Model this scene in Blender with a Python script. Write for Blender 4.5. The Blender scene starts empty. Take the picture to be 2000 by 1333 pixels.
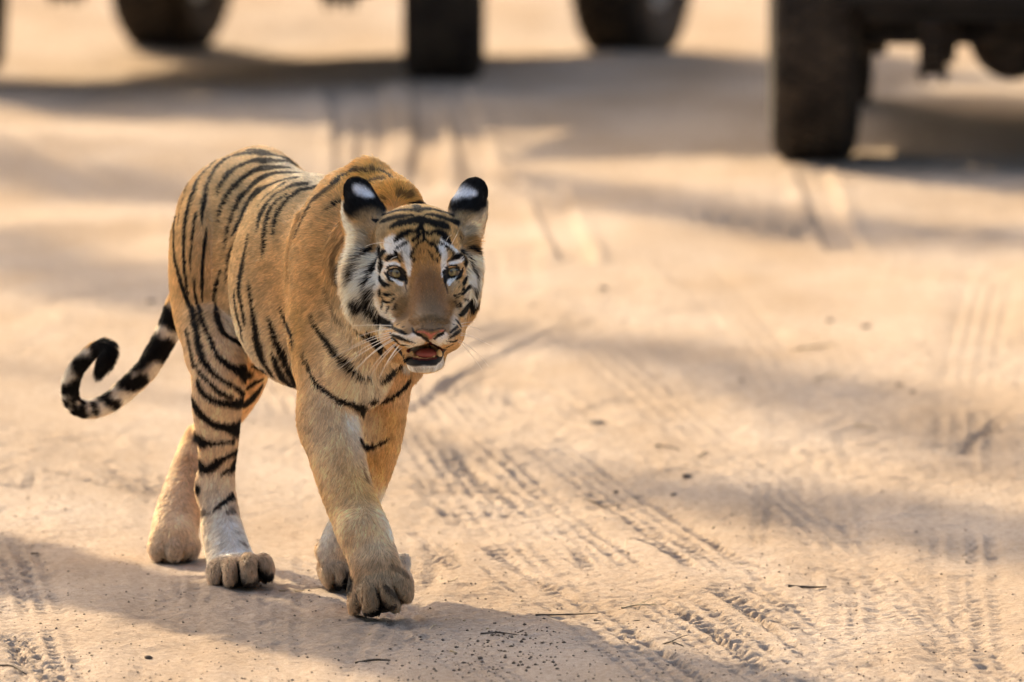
import bpy, bmesh, math, random
import numpy as np
from mathutils import Vector, Matrix
from mathutils.bvhtree import BVHTree

sc = bpy.context.scene
COL = sc.collection
rng = np.random.default_rng(7)
random.seed(7)
R = math.radians

# ------------------------------------------------------------------ camera
DIST, FPX = 28.0, 26600.0                       # 28 m back, 480 mm lens
CAMH = DIST * math.tan(R(6.0))
PITCH = R(6.0) - math.atan((1205 - 666.5) / FPX)
cam = bpy.data.cameras.new('camera')
cam.lens = FPX * 36.0 / 2000.0
cam.sensor_width = 36.0
cam.clip_start, cam.clip_end = 0.5, 900.0
cam.dof.use_dof = True
cam.dof.focus_distance = 27.95
cam.dof.aperture_fstop = 4.8
cam_ob = bpy.data.objects.new('camera', cam)
COL.objects.link(cam_ob)
cam_ob.location = (0, -DIST, CAMH)
cam_ob.rotation_euler = (R(90) - PITCH, 0, 0)
sc.camera = cam_ob

# ------------------------------------------------------------------ daylight
SUN_AZ, SUN_EL = R(-22.0), R(27.0)              # behind and to the left of the tiger
TO_SUN = Vector((math.sin(SUN_AZ) * math.cos(SUN_EL), math.cos(SUN_AZ) * math.cos(SUN_EL), math.sin(SUN_EL)))
world = bpy.data.worlds.new('World')
sc.world = world
world.use_nodes = True
wn = world.node_tree.nodes
sky = wn.new('ShaderNodeTexSky')
sky.sky_type = 'NISHITA'
sky.sun_disc = False
sky.sun_elevation = SUN_EL
sky.sun_rotation = SUN_AZ
sky.dust_density = 8.0
sky.ozone_density = 0.6
wn['Background'].inputs[1].default_value = 0.15
world.node_tree.links.new(sky.outputs[0], wn['Background'].inputs[0])
sun = bpy.data.lights.new('sun', 'SUN')
sun.energy = 5.0
sun.angle = R(0.53)
sun.color = (1.0, 0.80, 0.52)
sun_ob = bpy.data.objects.new('sun', sun)
COL.objects.link(sun_ob)
sun_ob.rotation_euler = TO_SUN.to_track_quat('Z', 'Y').to_euler()
sc.view_settings.view_transform = 'Standard'
sc.view_settings.look = 'None'
sc.view_settings.exposure = 1.05
sc.view_settings.gamma = 1.0
sc.view_settings.use_curve_mapping = False

# ------------------------------------------------------------------ helpers
_f = np.array([0, math.cos(PITCH), -math.sin(PITCH)])
_u = np.array([0, math.sin(PITCH), math.cos(PITCH)])
CAMP = np.array([0, -DIST, CAMH])

def ray(px, py):
    return _f * FPX + np.array([px - 1000.0, 0, 0]) - _u * (py - 666.5)

def U(px, py, d):                               # a point of the place, d metres behind the leading paw
    r = ray(px, py)
    return CAMP + r * ((d + DIST) / r[1])

def G(px, py, z=0.0):                           # a point of the ground
    r = ray(px, py)
    return CAMP + r * ((z - CAMH) / r[2])

def PXM(d):                                     # metres per photo pixel at depth d
    return (d + DIST) / FPX

def new_mesh(name, verts, faces, mat=None, parent=None, smooth=True):
    me = bpy.data.meshes.new(name)
    if isinstance(verts, np.ndarray) and isinstance(faces, np.ndarray):
        n = faces.shape[1]
        me.vertices.add(len(verts)); me.vertices.foreach_set('co', np.ascontiguousarray(verts, dtype=np.float32).ravel())
        me.loops.add(faces.size); me.loops.foreach_set('vertex_index', np.ascontiguousarray(faces, dtype=np.int32).ravel())
        me.polygons.add(len(faces))
        me.polygons.foreach_set('loop_start', np.arange(0, faces.size, n, dtype=np.int32))
        me.update(calc_edges=True)
    else:
        me.from_pydata([tuple(v) for v in verts], [], faces)
        me.update()
    if smooth:
        me.polygons.foreach_set('use_smooth', np.ones(len(me.polygons), dtype=bool))
    ob = bpy.data.objects.new(name, me)
    COL.objects.link(ob)
    if mat: me.materials.append(mat)
    if parent: ob.parent = parent
    return ob

def bm_obj(name, bm, mat=None, parent=None, smooth=False):
    me = bpy.data.meshes.new(name)
    bm.normal_update()
    bm.to_mesh(me); bm.free()
    if smooth:
        me.polygons.foreach_set('use_smooth', np.ones(len(me.polygons), dtype=bool))
    ob = bpy.data.objects.new(name, me)
    COL.objects.link(ob)
    if mat: me.materials.append(mat)
    if parent: ob.parent = parent
    return ob

def tag(o, label=None, cat=None, group=None, kind=None):
    if label: o['label'] = label
    if cat: o['category'] = cat
    if group: o['group'] = group
    if kind: o['kind'] = kind
    return o

def empty(name, loc=(0, 0, 0), rz=0.0):
    o = bpy.data.objects.new(name, None)
    COL.objects.link(o)
    o.location = loc; o.rotation_euler = (0, 0, rz)
    return o

def material(name, color=(0.5, 0.5, 0.5), rough=0.7, metal=0.0, spec=0.4):
    m = bpy.data.materials.new(name)
    m.use_nodes = True
    b = m.node_tree.nodes['Principled BSDF']
    b.inputs['Base Color'].default_value = (*color, 1)
    b.inputs['Roughness'].default_value = rough
    b.inputs['Metallic'].default_value = metal
    b.inputs['Specular IOR Level'].default_value = spec
    return m

def noise_color(m, c1, c2, scale, detail=4.0, coord='Object', lo=0.35, hi=0.65, bump=0.0, bscale=None):
    nt = m.node_tree; N = nt.nodes; L = nt.links
    b = N['Principled BSDF']
    tc = N.new('ShaderNodeTexCoord')
    nz = N.new('ShaderNodeTexNoise'); nz.inputs['Scale'].default_value = scale; nz.inputs['Detail'].default_value = detail
    L.new(tc.outputs[coord], nz.inputs['Vector'])
    cr = N.new('ShaderNodeValToRGB')
    cr.color_ramp.elements[0].position = lo; cr.color_ramp.elements[0].color = (*c1, 1)
    cr.color_ramp.elements[1].position = hi; cr.color_ramp.elements[1].color = (*c2, 1)
    L.new(nz.outputs[0], cr.inputs[0]); L.new(cr.outputs[0], b.inputs['Base Color'])
    if bump:
        n2 = N.new('ShaderNodeTexNoise'); n2.inputs['Scale'].default_value = bscale or scale * 3; n2.inputs['Detail'].default_value = 5
        L.new(tc.outputs[coord], n2.inputs['Vector'])
        bp = N.new('ShaderNodeBump'); bp.inputs['Strength'].default_value = bump; bp.inputs['Distance'].default_value = 0.01
        L.new(n2.outputs[0], bp.inputs['Height']); L.new(bp.outputs[0], b.inputs['Normal'])
    return m

def vnoise(x, y, seed=0):                       # smooth value noise on numpy arrays
    def h(ix, iy):
        n = (ix * 374761393 + iy * 668265263 + seed * 144665) & 0xffffffff
        n = ((n ^ (n >> 13)) * 1274126177) & 0xffffffff
        return ((n ^ (n >> 16)) & 0xffff) / 65535.0
    ix = np.floor(x).astype(np.int64); iy = np.floor(y).astype(np.int64)
    fx = x - ix; fy = y - iy
    fx = fx * fx * (3 - 2 * fx); fy = fy * fy * (3 - 2 * fy)
    a = h(ix, iy); b = h(ix + 1, iy); c = h(ix, iy + 1); d = h(ix + 1, iy + 1)
    return (a * (1 - fx) + b * fx) * (1 - fy) + (c * (1 - fx) + d * fx) * fy - 0.5
# ================================================================== THE SANDY TRACK
def Z7(x, y): return (800 + x / 1.667, 600 + y / 1.667)
TRACKS = []                                      # (ground polyline, half width, depth, pitch, lug depth, chevron)
def track(px, hw=.010, depth=.004, pitch=.06, lug=.006, chev=0.0, frame=None):
    P = np.array([G(*(frame(*p) if frame else p))[:2] for p in px])
    if len(P) > 2: P = spline2(P, 5)
    TRACKS.append((P, hw, depth, pitch, lug, chev))
def spline2(P, n):
    Q = np.vstack([2 * P[0] - P[1], P, 2 * P[-1] - P[-2]]); out = []
    for i in range(1, len(Q) - 2):
        a, b, c, d = Q[i - 1], Q[i], Q[i + 1], Q[i + 2]
        for t in np.arange(n) / n:
            out.append(.5 * (2 * b + (c - a) * t + (2 * a - 5 * b + 4 * c - d) * t * t + (3 * b - a - 3 * c + d) * t**3))
    return np.vstack([out, P[-1:]])
# rows of tread blocks pressed into the sand, right of the tiger
track([(0, 340), (100, 430), (250, 570), (400, 690)], .013, .002, .075, .011, frame=Z7)
track([(60, 300), (250, 350), (450, 410)], .009, .003, .06, .006, frame=Z7)
track([(150, 380), (220, 430), (330, 530)], .009, .003, .06, .005, frame=Z7)
track([(240, 770), (400, 880), (590, 980)], .013, .004, .055, .010, frame=Z7)
track([(230, 840), (300, 890), (410, 970)], .010, .003, .05, .008, frame=Z7)
track([(530, 770), (620, 880), (800, 950), (1000, 1060), (1170, 1190)], .014, .003, .06, .010, frame=Z7)
track([(600, 760), (720, 860), (880, 930), (1070, 1040), (1250, 1170)], .010, .002, .055, .006, frame=Z7)
track([(680, 740), (850, 800), (1000, 900), (1150, 1000), (1300, 1060)], .015, .003, .07, .009, frame=Z7)
track([(760, 720), (930, 790), (1060, 880), (1250, 990)], .010, .002, .06, .006, frame=Z7)
track([(880, 830), (1000, 930), (1170, 1040), (1290, 1150)], .012, .003, .06, .009, frame=Z7)
track([(780, 940), (940, 1030), (1050, 1110), (1150, 1190)], .013, .003, .055, .010, frame=Z7)
track([(690, 1040), (830, 1130), (980, 1222)], .013, .004, .05, .009, frame=Z7)
track([(950, 740), (1060, 810), (1200, 870)], .011, .003, .06, .006, frame=Z7)
track([(-20, 560), (60, 620), (130, 690)], .012, .003, .06, .007, frame=Z7)
track([(0, 720), (60, 770), (140, 850)], .012, .003, .06, .007, frame=Z7)
track([(300, 215), (480, 270)], .012, .003, .06, .006, frame=Z7)
def bundle(guide, n, gap, hw, lug, wearf=1.0, trough=.004):
    P = spline2(np.array([G(*p)[:2] for p in guide]), 6)
    d = np.gradient(P, axis=0); d /= np.linalg.norm(d, axis=1)[:, None]; nn = np.stack([d[:, 1], -d[:, 0]], 1)
    if trough: TRACKS.append((P, n * gap * .55, trough, 1, 0, 0))
    for i in range(n):
        o = (i - (n - 1) / 2) * gap
        TRACKS.append((P + nn * o, hw * (.8 + .4 * rng.random()), .0006, .062 + .012 * rng.random(), lug * (.6 + .6 * rng.random()), 0.0))
bundle([(775, 760), (850, 880), (960, 1030), (1080, 1150), (1220, 1260), (1340, 1345)], 4, .036, .009, .006)
bundle([(815, 770), (1000, 950), (1160, 1080), (1330, 1200), (1560, 1345)], 5, .034, .009, .0065)
bundle([(930, 770), (1150, 930), (1340, 1060), (1510, 1190), (1710, 1345)], 4, .036, .010, .005)
bundle([(1090, 640), (1300, 800), (1560, 1000), (1800, 1200), (1960, 1345)], 4, .04, .011, .003)
bundle([(-40, 780), (150, 860), (420, 990), (700, 1140), (1000, 1345)], 4, .036, .010, .0035)
bundle([(-40, 990), (40, 1120), (110, 1345)], 4, .036, .011, .005)
bundle([(330, 850), (340, 1000), (320, 1345)], 4, .034, .012, .004)
bundle([(560, 640), (545, 850), (525, 1345)], 4, .036, .012, .0035)
bundle([(1960, 480), (1900, 700), (1880, 1000), (1900, 1345)], 4, .04, .012, .003)
bundle([(1330, 520), (1500, 700), (1620, 950), (1660, 1345)], 4, .04, .012, .002)
bundle([(1000, 520), (1010, 640), (960, 800), (860, 1000), (700, 1345)], 3, .04, .012, .003)
for g_ in ([(960, 690), (1130, 655), (1330, 640), (1560, 650)], [(870, 790), (1000, 715), (1250, 640), (1500, 600)], [(1000, 860), (1250, 790), (1500, 780), (1800, 830)], [(1180, 1000), (1400, 905), (1700, 880), (2000, 900)], [(940, 600), (1200, 560), (1500, 565)], [(60, 700), (200, 640), (340, 620)], [(0, 640), (120, 600), (330, 560)]):
    bundle(g_, 2, .05, .010, .0012, 1, .003)
track([(798, 812), (900, 752), (1000, 706), (1100, 662), (1190, 645)], .020, .010, 1, 0)
track([(850, 738), (930, 700), (1010, 668), (1090, 650)], .020, .008, 1, 0)
track([(960, 730), (1080, 775), (1210, 840)], .014, .007, 1, 0)
# smooth grooves crossing in the middle distance
for pts, hw in ((([(-10, 345), (180, 250), (340, 195), (450, 150)]), .022), (([(60, 190), (220, 130), (350, 92), (520, 78)]), .026), (([(280, 300), (380, 330), (600, 420)]), .02)):
    track(pts, hw, .007, 1, 0, frame=Z7)
for a in range(5):
    track([(2010 - 10 * a, 270 + 40 * a), (1900 - 25 * a, 380 + 22 * a), (1740 + 30 * a, 490 + 14 * a)], .016, .005, .08, .003, frame=Z7)
track([(1890, 700), (1900, 800), (1920, 900)], .014, .002, .06, .004, frame=Z7)
# ripple-like prints left of and below the tiger
for x0, y0, x1, y1, hw, lg in ((30, 1085, 20, 1330, .035, .003), (55, 880, 40, 960, .03, .004), (120, 840, 300, 1000, .03, .003), (310, 1140, 290, 1333, .022, .004), (345, 1120, 330, 1333, .014, .003), (395, 1160, 380, 1333, .020, .004), (425, 1150, 415, 1333, .014, .003),
                               (525, 1160, 520, 1333, .018, .004), (0, 1235, 110, 1340, .016, .008), (30, 1235, 140, 1340, .010, .006), (0, 1130, 90, 1175, .03, .005), (0, 835, 220, 905, .02, .005), (0, 895, 250, 960, .018, .004), (100, 925, 330, 945, .03, .003),
                               (820, 1060, 830, 1150, .03, .004), (850, 1050, 880, 1120, .03, .005), (770, 900, 840, 960, .012, .006), (1500, 900, 1480, 1100, .02, .003), (1900, 1000, 1880, 1200, .02, .003), (1660, 1150, 1640, 1333, .02, .002)):
    track([(x0, y0), ((x0 + x1) / 2, (y0 + y1) / 2), (x1, y1)], hw, .001, .045, lg, 2.0)
# arcs behind the tiger
for pts in ([(500, 760), (535, 800), (560, 830)], [(530, 740), (560, 790), (590, 830)], [(470, 900), (540, 870), (600, 840)], [(470, 925), (540, 890), (610, 850)], [(560, 700), (575, 760), (600, 800)]):
    track(pts, .016, .009, .08, .002)
# dark grooves further back
for pts in ([(655, 170), (680, 240), (688, 335)], [(718, 165), (728, 230), (720, 320)], [(826, 170), (838, 250), (818, 380)], [(868, 170), (905, 235), (930, 290), (925, 370)], [(1065, 350), (1085, 430), (1130, 540)], [(940, 300), (1000, 360), (1180, 420), (1500, 455), (2000, 470)],
            [(930, 320), (1080, 400), (1250, 440), (1600, 470)], [(0, 250), (200, 330), (330, 350)], [(1580, 340), (1610, 420), (1650, 500)]):
    track(pts, .045, .022, 1, 0)

def smooth01(t):
    t = np.clip(t, 0, 1); return t * t * (3 - 2 * t)
def ground_height(x, y):
    far = smooth01((y - 3.0) / 5.0)
    z = .075 * far * (vnoise(x * .55 + 3, y * .22, 5)) + .06 * far * vnoise(x * 1.3, y * .5 + 7, 6) + .035 * far * vnoise(x * 2.6 + 5, y * 1.1, 17)
    z = z + (.004 + .012 * far) * vnoise(x * 3.1, y * 1.1, 8) + .005 * vnoise(x * 8, y * 4, 9) + (.0050 * vnoise(x * 19, y * 12, 10) + .0036 * vnoise(x * 43, y * 27, 11) + .0022 * vnoise(x * 85, y * 60, 12)) * (.35 + 1.3 * smooth01(.5 + 1.6 * vnoise(x * 1.6, y * .8, 13)))
    z = z - .06 * np.exp(-((x + .4) / 1.6)**2 - ((y - 19.9) / 1.1)**2)
    return z
def ground_z(x, y):
    return float(ground_height(np.array([x]), np.array([y]))[0])

def grow_axis(a0, a1, step, rate, maxstep):
    out = [a0]
    while out[-1] < a1:
        out.append(out[-1] + step); step = min(step * rate, maxstep)
    return out
gx = np.arange(-1.28, 1.281, .0062)
gxr = np.array(grow_axis(1.287, 260, .0075, 1.16, 40))
gx = np.concatenate([-gxr[::-1], gx, gxr])
gy0 = np.arange(-1.5, 3.2, .0075)
gy = np.concatenate([-np.array(grow_axis(1.508, 200, .02, 1.3, 40))[::-1], gy0, np.array(grow_axis(3.205, 28, .008, 1.008, .07)), np.array(grow_axis(28.1, 320, .2, 1.3, 40))])
XX, YY = np.meshgrid(gx, gy, indexing='ij')
ZZ = ground_height(XX, YY) * np.clip(1.5 - (np.abs(XX) - 5) / 30, 0, 1)
for P, hw, depth, pitch, lug, chev in TRACKS:
    m = hw * 2.2
    i0, i1 = np.searchsorted(gx, [P[:, 0].min() - m, P[:, 0].max() + m]); j0, j1 = np.searchsorted(gy, [P[:, 1].min() - m, P[:, 1].max() + m])
    if i1 <= i0 or j1 <= j0: continue
    x = XX[i0:i1, j0:j1]; y = YY[i0:i1, j0:j1]
    best = np.full(x.shape, 9.0); S = np.zeros(x.shape); T = np.zeros(x.shape); acc = 0.0
    for a, b in zip(P[:-1], P[1:]):
        ab = b - a; L2 = ab @ ab; Ls = math.sqrt(L2)
        t = np.clip(((x - a[0]) * ab[0] + (y - a[1]) * ab[1]) / L2, 0, 1)
        dx = x - a[0] - t * ab[0]; dy = y - a[1] - t * ab[1]
        d = np.hypot(dx, dy); u = d < best
        best[u] = d[u]; S[u] = (acc + t * Ls)[u]; T[u] = ((dx * ab[1] - dy * ab[0]) / Ls)[u]
        acc += Ls
    ends = smooth01(S / .12) * smooth01((acc - S) / .12)
    wear = np.clip(.60 + 1.7 * vnoise(x * 3.1, y * 1.4, 14) + .9 * vnoise(x * 9, y * 5, 16), .0, 1.2)
    if not lug: wear = np.maximum(wear, .65)
    prof = smooth01((hw * 1.25 - best) / (hw * .5))
    rim = np.exp(-((best - hw * 1.5) / (hw * .45))**2)
    if lug: depth, lug, pitch = depth * .35, lug * 1.25, pitch * 1.12
    dz = -depth * prof + (depth + lug * .35) * .4 * rim
    if lug:
        ph = S / pitch + chev * np.abs(T) / pitch + .35 * vnoise(x * 9, y * 9, 15)
        w = np.clip((np.sin(2 * math.pi * ph) + .25) * 2.2, -1, 1)
        dz = dz - lug * (.5 + .5 * w) * prof
    ZZ[i0:i1, j0:j1] += dz * ends * wear

m_sand = bpy.data.materials.new('sand'); m_sand.use_nodes = True
N = m_sand.node_tree.nodes; L = m_sand.node_tree.links; b = N['Principled BSDF']
b.inputs['Roughness'].default_value = 1.0; b.inputs['Specular IOR Level'].default_value = 0.0
geo = N.new('ShaderNodeNewGeometry')
def nz(scale, detail, vec=None, rough=.5):
    n = N.new('ShaderNodeTexNoise'); n.inputs['Scale'].default_value = scale; n.inputs['Detail'].default_value = detail; n.inputs['Roughness'].default_value = rough
    L.new(vec or geo.outputs['Position'], n.inputs['Vector']); return n.outputs[0]
mp = N.new('ShaderNodeMapping'); mp.inputs['Scale'].default_value = (1, .35, 1); L.new(geo.outputs['Position'], mp.inputs[0])
r1_ = N.new('ShaderNodeValToRGB'); L.new(nz(2.2, 5, mp.outputs[0]), r1_.inputs[0])
r1_.color_ramp.elements[0].position = .32; r1_.color_ramp.elements[0].color = (.405, .318, .240, 1); r1_.color_ramp.elements[1].position = .68; r1_.color_ramp.elements[1].color = (.50, .42, .350, 1)
r2_ = N.new('ShaderNodeValToRGB'); L.new(nz(60, 6), r2_.inputs[0])
r2_.color_ramp.elements[0].position = .30; r2_.color_ramp.elements[0].color = (.80, .77, .74, 1); r2_.color_ramp.elements[1].position = .62; r2_.color_ramp.elements[1].color = (1.04, 1.04, 1.04, 1)
mx = N.new('ShaderNodeMix'); mx.data_type = 'RGBA'; mx.blend_type = 'MULTIPLY'; mx.inputs[0].default_value = 1.0
L.new(r1_.outputs[0], mx.inputs[6]); L.new(r2_.outputs[0], mx.inputs[7])
vo = N.new('ShaderNodeTexVoronoi'); vo.inputs['Scale'].default_value = 70; L.new(geo.outputs['Position'], vo.inputs['Vector'])
vr = N.new('ShaderNodeValToRGB'); L.new(vo.outputs['Distance'], vr.inputs[0]); vr.color_ramp.elements[0].position = .10; vr.color_ramp.elements[0].color = (.55, .5, .46, 1); vr.color_ramp.elements[1].position = .2; vr.color_ramp.elements[1].color = (1, 1, 1, 1)
vc = N.new('ShaderNodeSeparateColor'); L.new(vo.outputs['Color'], vc.inputs[0])
gt = N.new('ShaderNodeMath'); gt.operation = 'GREATER_THAN'; gt.inputs[1].default_value = .86; L.new(vc.outputs[0], gt.inputs[0])
r3_ = N.new('ShaderNodeValToRGB'); L.new(nz(260, 3, None, .7), r3_.inputs[0])
r3_.color_ramp.elements[0].position = .30; r3_.color_ramp.elements[0].color = (.74, .71, .68, 1); r3_.color_ramp.elements[1].position = .62; r3_.color_ramp.elements[1].color = (1.08, 1.08, 1.08, 1)
mx3 = N.new('ShaderNodeMix'); mx3.data_type = 'RGBA'; mx3.blend_type = 'MULTIPLY'; mx3.inputs[0].default_value = 1.0; L.new(mx.outputs[2], mx3.inputs[6]); L.new(r3_.outputs[0], mx3.inputs[7])
mx2 = N.new('ShaderNodeMix'); mx2.data_type = 'RGBA'; mx2.blend_type = 'MULTIPLY'; L.new(gt.outputs[0], mx2.inputs[0]); L.new(mx3.outputs[2], mx2.inputs[6]); L.new(vr.outputs[0], mx2.inputs[7])
L.new(mx2.outputs[2], b.inputs['Base Color'])
bp = N.new('ShaderNodeBump'); bp.inputs['Strength'].default_value = .75; bp.inputs['Distance'].default_value = .010
L.new(nz(130, 6, None, .65), bp.inputs['Height']); L.new(bp.outputs[0], b.inputs['Normal'])

nx, ny = len(gx), len(gy)
idx = np.arange(nx * ny).reshape(nx, ny)
quads = np.stack([idx[:-1, :-1], idx[1:, :-1], idx[1:, 1:], idx[:-1, 1:]], -1).reshape(-1, 4)
ground = new_mesh('ground', np.stack([XX, YY, ZZ], -1).reshape(-1, 3), quads, m_sand)
tag(ground, 'sandy track criss-crossed by tyre prints and dappled with tree shade', kind='structure')

def zz_at(x, y):
    i = min(max(np.searchsorted(gx, x), 1), nx - 1); j = min(max(np.searchsorted(gy, y), 1), ny - 1)
    return float(ZZ[i - 1:i + 1, j - 1:j + 1].mean())
# ================================================================== TREES BESIDE THE TRACK (they stand outside the picture and shade it)
m_bark = noise_color(material('bark', (.10, .075, .05), .95, 0, .1), (.06, .045, .032), (.15, .115, .08), 7, bump=.8)
m_leaf = bpy.data.materials.new('dry leaf'); m_leaf.use_nodes = True
N = m_leaf.node_tree.nodes; L = m_leaf.node_tree.links; b = N['Principled BSDF']
oi = N.new('ShaderNodeNewGeometry'); rl = N.new('ShaderNodeValToRGB'); L.new(oi.outputs['Random Per Island'], rl.inputs[0])
rl.color_ramp.elements[0].color = (.045, .06, .018, 1); rl.color_ramp.elements[1].color = (.12, .10, .035, 1)
L.new(rl.outputs[0], b.inputs['Base Color']); b.inputs['Roughness'].default_value = .6
TS = np.array(TO_SUN)

def tube_path(bm, pts, r0, r1, seg=10):
    P = [Vector(p) for p in pts]; rings = []
    for i, p in enumerate(P):
        d = (P[min(i + 1, len(P) - 1)] - P[max(i - 1, 0)]).normalized()
        q = d.to_track_quat('Z', 'Y'); t = i / (len(P) - 1); r = r0 + (r1 - r0) * t
        rings.append([bm.verts.new(p + q @ Vector((r * (1 + .12 * math.sin(3 * a + i)) * math.cos(a), r * (1 + .12 * math.cos(2 * a + i)) * math.sin(a), 0))) for a in [2 * math.pi * k / seg for k in range(seg)]])
    for a, c in zip(rings[:-1], rings[1:]):
        for k in range(seg): bm.faces.new((a[k], a[(k + 1) % seg], c[(k + 1) % seg], c[k]))
    bm.faces.new(rings[-1])
def leaves(name, blobs, parent, size=.09):
    V, F = [], []
    for c, r, n in blobs:
        u = rng.standard_normal((n, 3)); u /= np.linalg.norm(u, axis=1)[:, None]
        p = np.array(c) + u * (rng.random(n) ** .45)[:, None] * np.array(r)
        a = unit3(rng.standard_normal((n, 3))); bb = unit3(np.cross(a, rng.standard_normal((n, 3))))
        s = size * (.6 + .8 * rng.random(n))[:, None]
        base_ = len(V) * 0 + sum(len(x) for x in V)
        q = np.stack([p - a * s, p + bb * s * .45, p + a * s, p - bb * s * .45], 1).reshape(-1, 3)
        V.append(q); F.append(np.arange(n * 4).reshape(n, 4) + base_)
    return new_mesh(name, np.concatenate(V), np.concatenate(F), m_leaf, parent, False)
def unit3(a): return a / np.linalg.norm(a, axis=1)[:, None]

def tree(loc, label, trunk_r, trunk_h, limbs, blobs, lean=(0, 0), leaf=.09):
    t = empty('tree', loc)
    tag(t, label, 'tree', 'trees shading the track')
    bm = bmesh.new()
    tube_path(bm, [(lean[0] * (k / 8)**3, lean[1] * (k / 8)**3, trunk_h * k / 8 - .1) for k in range(9)], trunk_r, trunk_r * .5, 14)
    trunk = bm_obj('trunk', bm, m_bark, t, True)
    for pts, r0, r1 in limbs:
        bm = bmesh.new(); tube_path(bm, [np.array(p) - np.array(loc) for p in pts], r0, r1)
        bm_obj('limb', bm, m_bark, t, True)
    if blobs: leaves('crown', [(np.array(c) - np.array(loc), r, n) for c, r, n in blobs], t, leaf)
    return t
def shade(points, h):                             # points of a limb at height h whose shadow falls along these photo pixels
    out = []
    for px, py in points:
        g = G(px, py); out.append(g + TS * (h / TS[2]))
    return out
DIRN = np.array([math.sin(SUN_AZ), math.cos(SUN_AZ), 0]); PERP = np.array([math.cos(SUN_AZ), -math.sin(SUN_AZ), 0])
def shade_at(y0, n0, h):                          # the place at height h that shades the ground point at depth y0, n0 across the light
    g = PERP * n0 + DIRN * ((y0 - PERP[1] * n0) / DIRN[1])
    return g + TS * (h / TS[2])
# the tree whose trunk and lowest bough keep the tiger in shade
n_tr = -.76
bs = PERP * n_tr + DIRN * 9.3
bl = []
for k, (y0, n0, h, r, n) in enumerate(((-.75, -.30, 5.5, (.30, .30, .26), 900), (-1.05, -.30, 5.75, (.36, .36, .32), 1300), (-1.3, -.36, 5.3, (.33, .33, .3), 1100), (-1.45, -.22, 6.1, (.36, .36, .34), 1400), (-1.8, -.30, 6.2, (.42, .42, .4), 1500), (-1.75, -.12, 5.6, (.33, .33, .33), 1000), (-2.2, -.3, 6.6, (.6, .6, .5), 1800), (-4.6, -.3, 7.4, (1.2, 1.2, .7), 3500), (-7.2, .0, 8.6, (2.0, 2.0, 1.1), 6000))):
    bl.append((shade_at(y0, n0, h), r, n))
top = bs + np.array([0, 0, 6.5])
tree(tuple(bs), 'tall tree at the roadside left of the jeeps, trunk shading the tiger', .34, 7.5, [([bs + PERP * .16 + np.array([0, 0, 4.2]), shade_at(-.9, -.3, 5.5), shade_at(-1.5, -.3, 5.8)], .12, .05), ([bs + PERP * .27 + np.array([0, 0, 5.0]), shade_at(-2.0, -.3, 6.2), shade_at(-4.4, -.2, 7.2)], .13, .05)], bl, lean=tuple((PERP * .9)[:2]), leaf=.085)
# trees far behind the jeeps, long limbs whose soft shadows cross the track
def far_tree(base, h, shadows, label, crown_n=5000):
    base = np.array([*base, 0.0]); limbs = []; bl = []
    hub = base + np.array([0, 0, h * .72])
    for pts, w, n in shadows:
        P = shade(pts, h)
        limbs.append(([hub, .5 * (hub + P[0]) + np.array([0, 0, .8])] + P, .05, .03))
        Q = spline2(np.array(P), 6)
        for k, q in enumerate(Q):
            bl.append((q + np.array([0, 0, .1 * math.sin(k * 2.3)]), (w * (.7 + .5 * rng.random()), w * (.7 + .5 * rng.random()), w * .5), max(4, int(n * min(1, (k + 2) / 9)))))
    up = base + np.array([0, 0, h + 4.5])
    tree(tuple(base), label, .45, h + 2.5, limbs, bl + [(up, (2.4, 2.4, 1.6), crown_n), (up + np.array([-2.0, 1, .6]), (2.0, 2.0, 1.4), crown_n // 2)], leaf=.17)
far_tree((-18.5, 42), 15.0, [([(1010, 320), (1250, 420), (1600, 455), (2050, 475)], .17, 18), ([(1180, 690), (1400, 730), (1700, 800), (2050, 910)], .40, 6), ([(1380, 950), (1600, 990), (1800, 1030), (2050, 1070)], .36, 8), ([(1150, 355), (1400, 440), (1700, 480)], .10, 12)], 'tall bare-limbed tree far behind the jeeps on the left')
far_tree((-18.5, 33), 13.0, [([(-60, 430), (150, 520), (330, 600)], .36, 15), ([(-80, 290), (100, 320), (300, 370)], .26, 22), ([(-80, 120), (80, 150), (240, 190)], .3, 26)], 'spreading tree behind the left jeep with long low limbs')
# ================================================================== SAFARI VEHICLES (their tyres and undersides show along the top of the picture)
m_rubber = noise_color(material('tyre rubber', (.03, .027, .024), .9, 0, .15), (.026, .022, .019), (.075, .058, .043), 9, bump=.3)
m_black = noise_color(material('chassis black', (.02, .018, .016), .75), (.008, .007, .007), (.028, .022, .018), 6)
m_green = noise_color(material('olive paint', (.05, .065, .035), .45), (.042, .055, .030), (.07, .075, .045), 4)
m_rim = noise_color(material('dusty rim', (.30, .28, .25), .55, .3), (.20, .18, .16), (.38, .35, .31), 7)
m_seat = noise_color(material('brown seat', (.10, .06, .04), .8), (.07, .045, .03), (.13, .085, .055), 12)
m_canvas = noise_color(material('canvas canopy', (.10, .10, .065), .95, 0, .1), (.085, .085, .055), (.125, .12, .08), 5)
m_lamp = material('lamp glass', (.75, .75, .72), .1)
m_glass = material('windscreen glass', (.9, .93, .92), .03); m_glass.node_tree.nodes['Principled BSDF'].inputs['Transmission Weight'].default_value = 1.0
m_oil = noise_color(material('greasy steel', (.05, .04, .03), .5, .3), (.024, .019, .016), (.10, .075, .055), 14)

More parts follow.
